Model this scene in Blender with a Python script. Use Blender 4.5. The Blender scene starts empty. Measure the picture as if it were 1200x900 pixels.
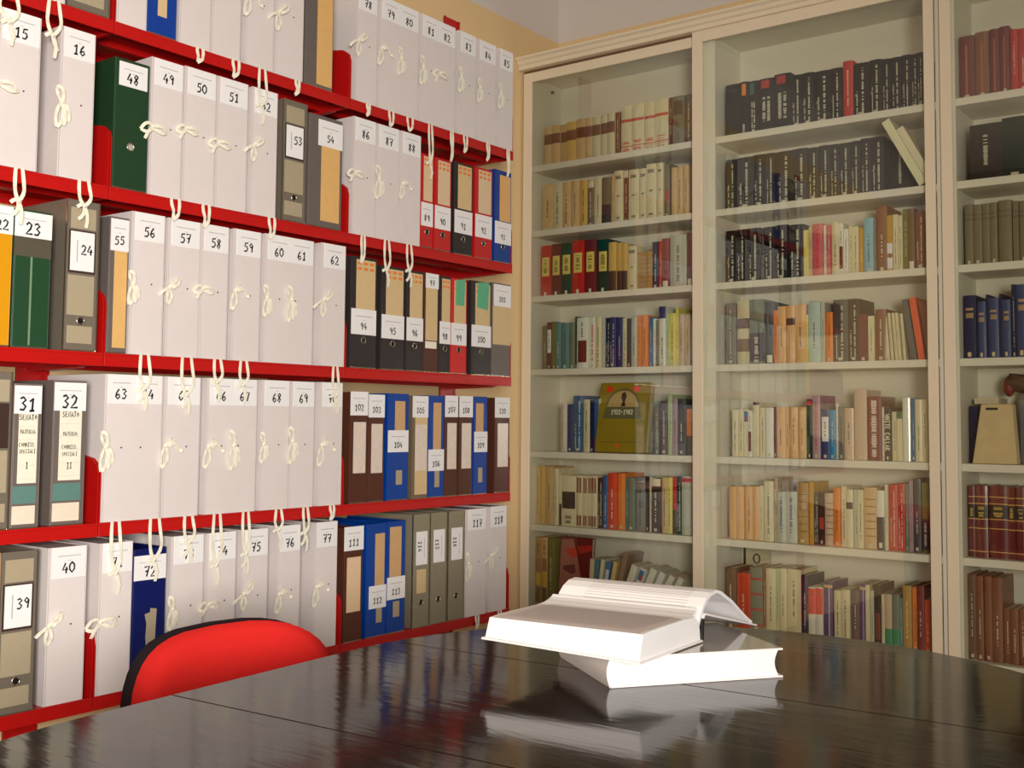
import bpy, math, random
from mathutils import Vector, Matrix, noise
random.seed(7)
S = bpy.context.scene
COLL = S.collection

# ------------------------------------------------------------------ camera
r = Vector((0.79885881, 0.60145619, 0.00866341)); u = Vector((0.03121176, -0.05583027, 0.99795231)); d = Vector((-0.60070827, 0.79695259, 0.063373))
cam = bpy.data.objects.new('camera', bpy.data.cameras.new('camera')); COLL.objects.link(cam)
cam.matrix_world = Matrix(((r.x, u.x, -d.x, 2.35), (r.y, u.y, -d.y, -3.5136), (r.z, u.z, -d.z, 1.165), (0, 0, 0, 1)))
cam.data.sensor_width = 36; cam.data.lens = 36 * 1307.1 / 1200; cam.data.shift_y = -(450 - 410.08) / 1200
cam.data.clip_start = .05
S.camera = cam

# ------------------------------------------------------------------ world, light, exposure
w = bpy.data.worlds.new('world'); S.world = w; w.use_nodes = True
w.node_tree.nodes['Background'].inputs[0].default_value = (.75, .85, 1, 1); w.node_tree.nodes['Background'].inputs[1].default_value = .5
S.view_settings.view_transform = 'Standard'; S.view_settings.look = 'None'; S.view_settings.gamma = 1; S.view_settings.use_curve_mapping = False
S.view_settings.exposure = 0.0
def area(name, loc, target, sx, sy, power, col):
    L = bpy.data.lights.new(name, 'AREA'); L.shape = 'RECTANGLE'; L.size = sx; L.size_y = sy; L.energy = power; L.color = col
    o = bpy.data.objects.new(name, L); COLL.objects.link(o); o.location = loc
    o.rotation_euler = (Vector(target) - Vector(loc)).to_track_quat('-Z', 'Y').to_euler()
    return o
area('window_daylight', (3.57, -4.6, 1.32), (0, -2.7, 1.15), 1.2, 1.0, 98, (1, .935, .865)).data.spread = math.radians(108)
area('added_ceiling_fill', (1.9, -1.9, 3.0), (1.9, -1.9, 0), .5, .5, 3, (1, .82, .62))  # weak overhead fill added to lift the room, no fixture behind it

# ------------------------------------------------------------------ materials
def lin(c): c /= 255; return c / 12.92 if c <= .04045 else ((c + .055) / 1.055) ** 2.4
MC = {}
def mat(rgb, rough=.55, k=1.0, noise_amt=.08, scale=60, bump=.0, metal=0, coat=0, stretch=None, spec=.5, name=None):
    key = (tuple(rgb), rough, k, noise_amt, scale, bump, metal, coat, stretch, spec)
    if key in MC: return MC[key]
    m = bpy.data.materials.new(name or 'material'); m.use_nodes = True; N = m.node_tree.nodes; Lk = m.node_tree.links
    b = N['Principled BSDF']; c = [min(.86, lin(v) * k) for v in rgb]
    b.inputs['Roughness'].default_value = rough; b.inputs['Metallic'].default_value = metal
    b.inputs['Coat Weight'].default_value = coat; b.inputs['Coat Roughness'].default_value = .12; b.inputs['Specular IOR Level'].default_value = spec
    tc = N.new('ShaderNodeTexCoord'); mp = N.new('ShaderNodeMapping'); nz = N.new('ShaderNodeTexNoise')
    nz.inputs['Scale'].default_value = scale; nz.inputs['Detail'].default_value = 3
    if stretch: mp.inputs['Scale'].default_value = stretch
    Lk.new(tc.outputs['Object'], mp.inputs[0]); Lk.new(mp.outputs[0], nz.inputs['Vector'])
    mx = N.new('ShaderNodeMix'); mx.data_type = 'RGBA'
    mx.inputs[6].default_value = (*[v * (1 - noise_amt) for v in c], 1); mx.inputs[7].default_value = (*[min(.9, v * (1 + noise_amt)) for v in c], 1)
    Lk.new(nz.outputs['Fac'], mx.inputs[0]); Lk.new(mx.outputs[2], b.inputs['Base Color'])
    if bump:
        bp = N.new('ShaderNodeBump'); bp.inputs['Strength'].default_value = bump; bp.inputs['Distance'].default_value = .002
        Lk.new(nz.outputs['Fac'], bp.inputs['Height']); Lk.new(bp.outputs[0], b.inputs['Normal'])
    MC[key] = m
    return m

# ------------------------------------------------------------------ mesh helpers
class MB:
    def __init__(s): s.v = []; s.f = []
    def box(s, x0, x1, y0, y1, z0, z1):
        n = len(s.v)
        s.v += [(x0, y0, z0), (x1, y0, z0), (x1, y1, z0), (x0, y1, z0), (x0, y0, z1), (x1, y0, z1), (x1, y1, z1), (x0, y1, z1)]
        s.f += [(n, n+3, n+2, n+1), (n+4, n+5, n+6, n+7), (n, n+1, n+5, n+4), (n+1, n+2, n+6, n+5), (n+2, n+3, n+7, n+6), (n+3, n, n+4, n+7)]
        return s
    def prism(s, pts, vec):
        """closed polygon pts extruded along vec"""
        n = len(s.v); k = len(pts); vec = Vector(vec)
        s.v += [tuple(p) for p in pts] + [tuple(Vector(p) + vec) for p in pts]
        s.f += [tuple(range(n, n+k))[::-1], tuple(range(n+k, n+2*k))]
        s.f += [(n+i, n+(i+1) % k, n+k+(i+1) % k, n+k+i) for i in range(k)]
        return s
    def strip(s, A, Bp):
        """surface between two equally long rows of points"""
        n = len(s.v); k = len(A); s.v += [tuple(p) for p in A] + [tuple(p) for p in Bp]
        s.f += [(n+i, n+i+1, n+k+i+1, n+k+i) for i in range(k-1)]
        return s
    def grid(s, rows):
        n = len(s.v); k = len(rows[0])
        for q in rows: s.v += [tuple(p) for p in q]
        for i in range(len(rows)-1):
            for j in range(k-1): s.f.append((n+i*k+j, n+i*k+j+1, n+(i+1)*k+j+1, n+(i+1)*k+j))
        return s
    def ribbon(s, pts, wd, th=.0009, face=(1, 0, 0), twist=0):
        """flat tape along pts, its broad side turned to face"""
        pts = [Vector(p) for p in pts]; F = Vector(face); rows = [[], [], [], []]
        for i, p in enumerate(pts):
            t = (pts[min(i+1, len(pts)-1)] - pts[max(i-1, 0)]).normalized()
            f = (F - t * F.dot(t));  f = f.normalized() if f.length > 1e-3 else Vector((0, 0, 1))
            a = twist * math.sin(i * 1.7); sd = t.cross(f); sd2 = sd * math.cos(a) + f * math.sin(a); f2 = f * math.cos(a) - sd * math.sin(a)
            for j, (q, h) in enumerate(((-1, -1), (1, -1), (1, 1), (-1, 1))): rows[j].append(p + sd2 * (q * wd / 2) + f2 * (h * th / 2))
        n = len(s.v); k = len(pts)
        for q in rows: s.v += [tuple(p) for p in q]
        for j in range(4):
            a, b = n + j*k, n + ((j+1) % 4)*k
            s.f += [(a+i, b+i, b+i+1, a+i+1) for i in range(k-1)]
        s.f += [(n, n+k, n+2*k, n+3*k), (n+k-1, n+4*k-1, n+3*k-1, n+2*k-1)]
        return s
    def tube(s, pts, rad, seg=8, cap=True):
        pts = [Vector(p) for p in pts]; n = len(s.v); rr = rad if isinstance(rad, (list, tuple)) else [rad]*len(pts)
        for i, p in enumerate(pts):
            t = (pts[min(i+1, len(pts)-1)] - pts[max(i-1, 0)]).normalized()
            a = t.orthogonal().normalized() if i == 0 else (a - t * a.dot(t)).normalized(); b = t.cross(a)
            s.v += [tuple(p + (a*math.cos(2*math.pi*j/seg) + b*math.sin(2*math.pi*j/seg)) * rr[i]) for j in range(seg)]
        for i in range(len(pts)-1):
            for j in range(seg): s.f.append((n+i*seg+j, n+i*seg+(j+1) % seg, n+(i+1)*seg+(j+1) % seg, n+(i+1)*seg+j))
        if cap: s.f += [tuple(n+j for j in range(seg))[::-1], tuple(n+(len(pts)-1)*seg+j for j in range(seg))]
        return s
def obj(name, mb, m, parent=None, loc=None, smooth=False, bevel=0):
    me = bpy.data.meshes.new(name); me.from_pydata(mb.v, [], mb.f); me.materials.append(m)
    if smooth: me.polygons.foreach_set('use_smooth', [True] * len(me.polygons))
    me.update()
    o = bpy.data.objects.new(name, me); COLL.objects.link(o)
    if loc is not None: o.location = loc
    if parent is not None: o.parent = parent
    if bevel:
        bv = o.modifiers.new('bevel', 'BEVEL'); bv.width = bevel; bv.segments = 2; bv.limit_method = 'ANGLE'
    return o
def tag(o, label, cat, group=None):
    o['label'] = label; o['category'] = cat
    if group: o['group'] = group
    return o
def struct(name, mb, m, bevel=0):
    o = obj(name, mb, m, bevel=bevel); o['kind'] = 'structure'; return o

# handwriting: single-stroke letters in a unit box, drawn as narrow inked tape
GL = {'0': [[(.3,1),(.05,.7),(.05,.3),(.3,0),(.55,.3),(.55,.7),(.3,1)]], '1': [[(.12,.72),(.38,1),(.32,0)], [(.1,.02),(.5,.04)]], 'l': [[(.3,1),(.27,0)]],
 '2': [[(.08,.78),(.28,1),(.52,.8),(.42,.45),(.05,.03),(.62,.03)]], '3': [[(.08,.9),(.32,1),(.52,.78),(.25,.55),(.52,.3),(.35,.03),(.05,.08)]],
 '4': [[(.34,1),(.03,.35),(.58,.38)], [(.44,.62),(.4,0)]], '5': [[(.58,.97),(.2,.95),(.14,.58),(.42,.6),(.54,.32),(.36,.03),(.05,.06)]],
 '6': [[(.42,1),(.14,.6),(.06,.25),(.28,0),(.5,.2),(.42,.46),(.1,.35)]], '7': [[(.05,.93),(.58,.97),(.3,.0)], [(.15,.5),(.52,.52)]],
 '8': [[(.5,.85),(.28,1),(.1,.8),(.45,.32),(.3,0),(.08,.2),(.5,.85)]], '9': [[(.5,.72),(.3,.52),(.1,.76),(.3,1),(.52,.78),(.42,.0)]],
 'S': [[(.52,.85),(.28,1),(.08,.78),(.5,.3),(.3,.02),(.03,.15)]], 'E': [[(.5,.97),(.08,.95),(.08,.03),(.52,.05)], [(.1,.5),(.42,.52)]], 'N': [[(.05,0),(.08,1),(.5,0),(.55,1)]],
 'A': [[(.03,0),(.3,1),(.56,0)], [(.14,.35),(.48,.35)]], 'T': [[(.02,.95),(.6,.98)], [(.3,.97),(.28,0)]], 'O': [[(.3,.85),(.08,.5),(.28,.1),(.5,.45),(.3,.85)]], 'M': [[(.02,0),(.1,1),(.3,.4),(.5,1),(.58,0)]],
 'R': [[(.08,0),(.1,1),(.48,.82),(.12,.5),(.55,0)]], 'C': [[(.55,.9),(.2,.95),(.05,.5),(.2,.05),(.55,.12)]], 'I': [[(.3,1),(.3,0)], [(.08,1),(.52,1)], [(.08,0),(.52,0)]],
 'P': [[(.1,0),(.1,1),(.5,.8),(.12,.48)]], 'L': [[(.08,1),(.08,.03),(.5,.03)]], 'W': [[(.0,1),(.15,0),(.3,.7),(.45,0),(.6,1)]], 'H': [[(.08,1),(.08,0)], [(.5,1),(.5,0)], [(.08,.5),(.5,.5)]], '.': [[(.2,.08),(.3,.0)]], '-': [[(.1,.5),(.5,.5)]], ' ': []}
def write(text, h, org, ax, up, nrm, pen=.17, wd=.62, jit=.05):
    """inked strokes: org = centre of the word, ax/up = writing directions, nrm = towards the reader"""
    org, ax, up, nrm = Vector(org), Vector(ax), Vector(up), Vector(nrm); mb = MB()
    tw = len(text) * .72 * wd/.62 * h; x = -tw/2
    for ch in text:
        jy = random.uniform(-jit, jit) * h
        for st in GL[ch]:
            P = [org + ax * (x + (p[0]) * h * wd/.62) + up * ((p[1]-.5) * h + jy + p[0]*.04*h) for p in st]
            mb.ribbon(P, pen * h, th=.0003, face=nrm)
        x += .72 * wd/.62 * h
    return mb

FILES=[(1, -2.2603, -2.1879, 0.352, 'W', '13', ''), (1, -2.1796, -2.1227, 0.352, 'W', '14', ''), (1, -2.1184, -2.0072, 0.343, 'M0', '', ''),
 (1, -2.0003, -1.9052, 0.352, 'W', '', 'A'), (1, -1.904, -1.8176, 0.33, 'BT', '', ''), (1, -1.8098, -1.7118, 0.352, 'W', '', 'A'),
 (1, -1.709, -1.6139, 0.352, 'W', '', 'A'), (1, -1.5994, -1.5014, 0.352, 'W', '', 'D'), (1, -1.4953, -1.3934, 0.352, 'W', '', 'C'),
 (1, -1.3853, -1.2756, 0.33, 'G1', '17', ''), (1, -1.1813, -1.0919, 0.352, 'W', '78', 'C'), (1, -1.0826, -0.9031, 0.352, 'WW', '79,80', 'D'),
 (1, -0.8929, -0.7211, 0.352, 'WW', '81,82', 'B'), (1, -0.7034, -0.613, 0.352, 'W', '83', 'B'), (1, -0.6014, -0.4996, 0.352, 'W', '84', 'B'),
 (1, -0.4851, -0.401, 0.352, 'W', '85', 'B'), (2, -2.2795, -2.1788, 0.352, 'W', '15', 'A'), (2, -2.1311, -2.0425, 0.352, 'W', '16', 'B'),
 (2, -2.0032, -1.8915, 0.318, 'GR', '48', ''), (2, -1.8866, -1.7915, 0.345, 'W', '49', 'A'), (2, -1.7876, -1.6882, 0.348, 'W', '50', 'A'),
 (2, -1.6854, -1.583, 0.348, 'W', '51', 'A'), (2, -1.57, -1.4807, 0.348, 'W', '52', 'C'), (2, -1.4593, -1.3711, 0.343, 'M', '53', ''),
 (2, -1.3646, -1.2327, 0.324, 'G2', '54', ''), (2, -1.1856, -1.0899, 0.354, 'W', '86', 'A'), (2, -1.0843, -0.9857, 0.354, 'W', '87', 'B'),
 (2, -0.9799, -0.8865, 0.354, 'W', '88', 'D'), (2, -0.8845, -0.8248, 0.302, 'PR', '89', ''), (2, -0.8185, -0.7355, 0.302, 'PR', '90', ''),
 (2, -0.718, -0.6198, 0.308, 'PK', '91', ''), (2, -0.6084, -0.5125, 0.312, 'PR', '92', ''), (2, -0.5005, -0.4052, 0.323, 'BL93', '93', ''),
 (3, -2.2827, -2.2273, 0.309, 'YE', '', ''), (3, -2.2243, -2.135, 0.309, 'DG', '23', ''), (3, -2.1005, -2.0148, 0.351, 'M', '24', ''),
 (3, -1.9991, -1.9349, 0.327, 'G3', '55', ''), (3, -1.9303, -1.8351, 0.348, 'W', '56', 'B'), (3, -1.8251, -1.7265, 0.348, 'W', '57', 'C'),
 (3, -1.7251, -1.6373, 0.348, 'W', '58', 'A'), (3, -1.6206, -1.5275, 0.35, 'W', '59', 'D'), (3, -1.5127, -1.3345, 0.352, 'WW', '60,61', 'B'),
 (3, -1.3067, -1.2071, 0.354, 'W', '62', 'C'), (3, -1.1863, -1.075, 0.332, 'PK', '94', ''), (3, -1.0565, -0.9498, 0.318, 'PK', '95', ''),
 (3, -0.9439, -0.8621, 0.317, 'PK', '96', ''), (3, -0.8601, -0.7898, 0.317, 'BR97', '97', ''), (3, -0.7877, -0.7302, 0.315, 'PK98', '98', ''),
 (3, -0.728, -0.6445, 0.315, 'PG', '99', ''), (3, -0.6243, -0.5133, 0.318, 'PKG', '100', ''), (3, -0.511, -0.4045, 0.323, 'ST', '101', ''),
 (4, -2.2746, -2.2158, 0.344, 'M1', '', ''), (4, -2.2129, -2.1446, 0.32, 'S1', '31', ''), (4, -2.118, -2.0335, 0.33, 'S2', '32', ''),
 (4, -2.005, -1.8279, 0.349, 'WW', '63,64', 'B'), (4, -1.823, -1.7137, 0.349, 'W', '65', 'D'), (4, -1.6939, -1.5289, 0.35, 'WW', '66,67', 'D'),
 (4, -1.5143, -1.4152, 0.351, 'W', '68', 'B'), (4, -1.4106, -1.3205, 0.351, 'W', '69', 'B'), (4, -1.2994, -1.2074, 0.352, 'W', '70', 'D'),
 (4, -1.1815, -1.1074, 0.327, 'BRN', '102', ''), (4, -1.1038, -1.0343, 0.32, 'BRN', '103', ''), (4, -1.0212, -0.9255, 0.327, 'BB', '104', ''),
 (4, -0.9078, -0.8335, 0.322, 'GC', '105', ''), (4, -0.8315, -0.7546, 0.325, 'BB6', '106', ''), (4, -0.7524, -0.6858, 0.325, 'BRN', '107', ''),
 (4, -0.6815, -0.6105, 0.325, 'BRN', '108', ''), (4, -0.6037, -0.5303, 0.327, 'BB9', '109', ''), (4, -0.4904, -0.406, 0.325, 'BRN', '110', ''),
 (5, -2.2288, -2.1415, 0.351, 'M', '39', ''), (5, -2.1173, -2.02, 0.351, 'W', '40', 'C'), (5, -1.9972, -1.9002, 0.351, 'W', '71', 'A'),
 (5, -1.8967, -1.8022, 0.329, 'NV', '72', ''), (5, -1.7911, -1.6904, 0.352, 'W', '73', 'B'), (5, -1.6825, -1.5878, 0.352, 'W', '74', 'A'),
 (5, -1.5683, -1.4791, 0.352, 'W', '75', 'C'), (5, -1.4464, -1.3637, 0.354, 'W', '76', 'D'), (5, -1.3082, -1.2209, 0.354, 'W', '77', 'D'),
 (5, -1.1955, -1.1192, 0.33, 'BRC', '111', ''), (5, -1.1032, -1.0158, 0.335, 'BBC', '112', ''), (5, -1.0139, -0.9324, 0.337, 'BBD', '113', ''),
 (5, -0.8993, -0.8193, 0.351, 'MR', '114', ''), (5, -0.8152, -0.7321, 0.351, 'MR', '115', ''), (5, -0.7278, -0.6436, 0.351, 'MR', '116', ''),
 (5, -0.637, -0.5308, 0.352, 'W', '117', 'B'), (5, -0.5122, -0.4148, 0.354, 'W', '118', 'C')]
LOOPS=[(1, -2.2623, 0.085, 1, 0.016), (1, -2.1546, 0.085, 1, 0.012), (1, -1.7495, 0.04, 0, 0.009), (1, -1.6339, 0.05, 0, 0.01),
 (1, -1.5436, 0.105, 1, 0.01), (1, -1.4174, 0.045, 0, 0.006), (1, -1.1343, 0.04, 0, 0.005), (1, -1.0333, 0.05, 0, 0.009),
 (1, -0.9473, 0.045, 0, 0.012), (1, -0.8496, 0.13, 1, 0.007), (1, -0.743, 0.105, 0, 0.005), (1, -0.6722, 0.06, 0, 0.008),
 (1, -0.5499, 0.065, 0, 0.006), (1, -0.436, 0.1, 0, 0.005), (2, -2.223, 0.075, 1, 0.008), (2, -2.0646, 0.06, 1, 0.012), (2, -1.8119, 0.055, 0, 0.012),
 (2, -1.7179, 0.06, 0, 0.01), (2, -1.4989, 0.06, 0, 0.01), (2, -1.1464, 0.085, 0, 0.006), (2, -1.0432, 0.095, 1, 0.009),
 (2, -0.9426, 0.085, 1, 0.009), (3, -1.8875, 0.085, 1, 0.011), (3, -1.7643, 0.095, 1, 0.014), (3, -1.6689, 0.06, 1, 0.01),
 (3, -1.5839, 0.065, 1, 0.01), (3, -1.2499, 0.085, 1, 0.008), (4, -1.9533, 0.12, 1, 0.01), (4, -1.845, 0.1, 1, 0.013), (4, -1.7462, 0.065, 1, 0.012),
 (4, -1.6578, 0.13, 1, 0.01), (4, -1.5648, 0.11, 1, 0.009), (4, -1.4518, 0.055, 1, 0.009), (4, -1.3542, 0.07, 1, 0.008), (4, -1.2531, 0.04, 0, 0.007),
 (5, -0.5833, 0.04, 0, 0.007), (5, -0.4604, 0.03, 0, 0.007)]
COL={'bblue': (48, 92, 130),
 'blk': (26, 19, 21),
 'blk2': (50, 40, 36),
 'blkg': (34, 46, 38),
 'blue': (48, 84, 140),
 'bluew': (28, 56, 108),
 'brn': (112, 74, 50),
 'cream': (206, 190, 154),
 'cream2': (196, 182, 146),
 'crim': (142, 34, 48),
 'cyan': (20, 130, 180),
 'dbr': (66, 44, 38),
 'dgreen': (10, 62, 48),
 'dgrey': (70, 66, 68),
 'dred': (120, 16, 26),
 'gbrn': (120, 104, 78),
 'ggreen': (112, 116, 98),
 'gold': (200, 160, 84),
 'grey': (118, 112, 104),
 'indigo': (50, 46, 104),
 'lblue': (120, 164, 180),
 'lilac': (160, 130, 140),
 'mar': (112, 30, 32),
 'mauve': (110, 80, 80),
 'must': (190, 140, 40),
 'navy': (30, 36, 74),
 'ochre': (176, 132, 66),
 'olive': (112, 108, 40),
 'or_tan': (212, 160, 104),
 'orange': (222, 120, 40),
 'ored': (206, 62, 26),
 'paleb': (168, 184, 174),
 'pbeige': (190, 160, 136),
 'pgreen': (170, 180, 140),
 'pgrey': (176, 172, 156),
 'pink': (200, 92, 96),
 'plum': (84, 68, 76),
 'purple': (82, 50, 104),
 'red': (190, 30, 26),
 'rust': (128, 72, 46),
 'tan': (196, 160, 112),
 'tan2': (186, 150, 104),
 'teal': (84, 124, 122),
 'white': (214, 208, 190),
 'yellow': (208, 190, 92)}
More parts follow.
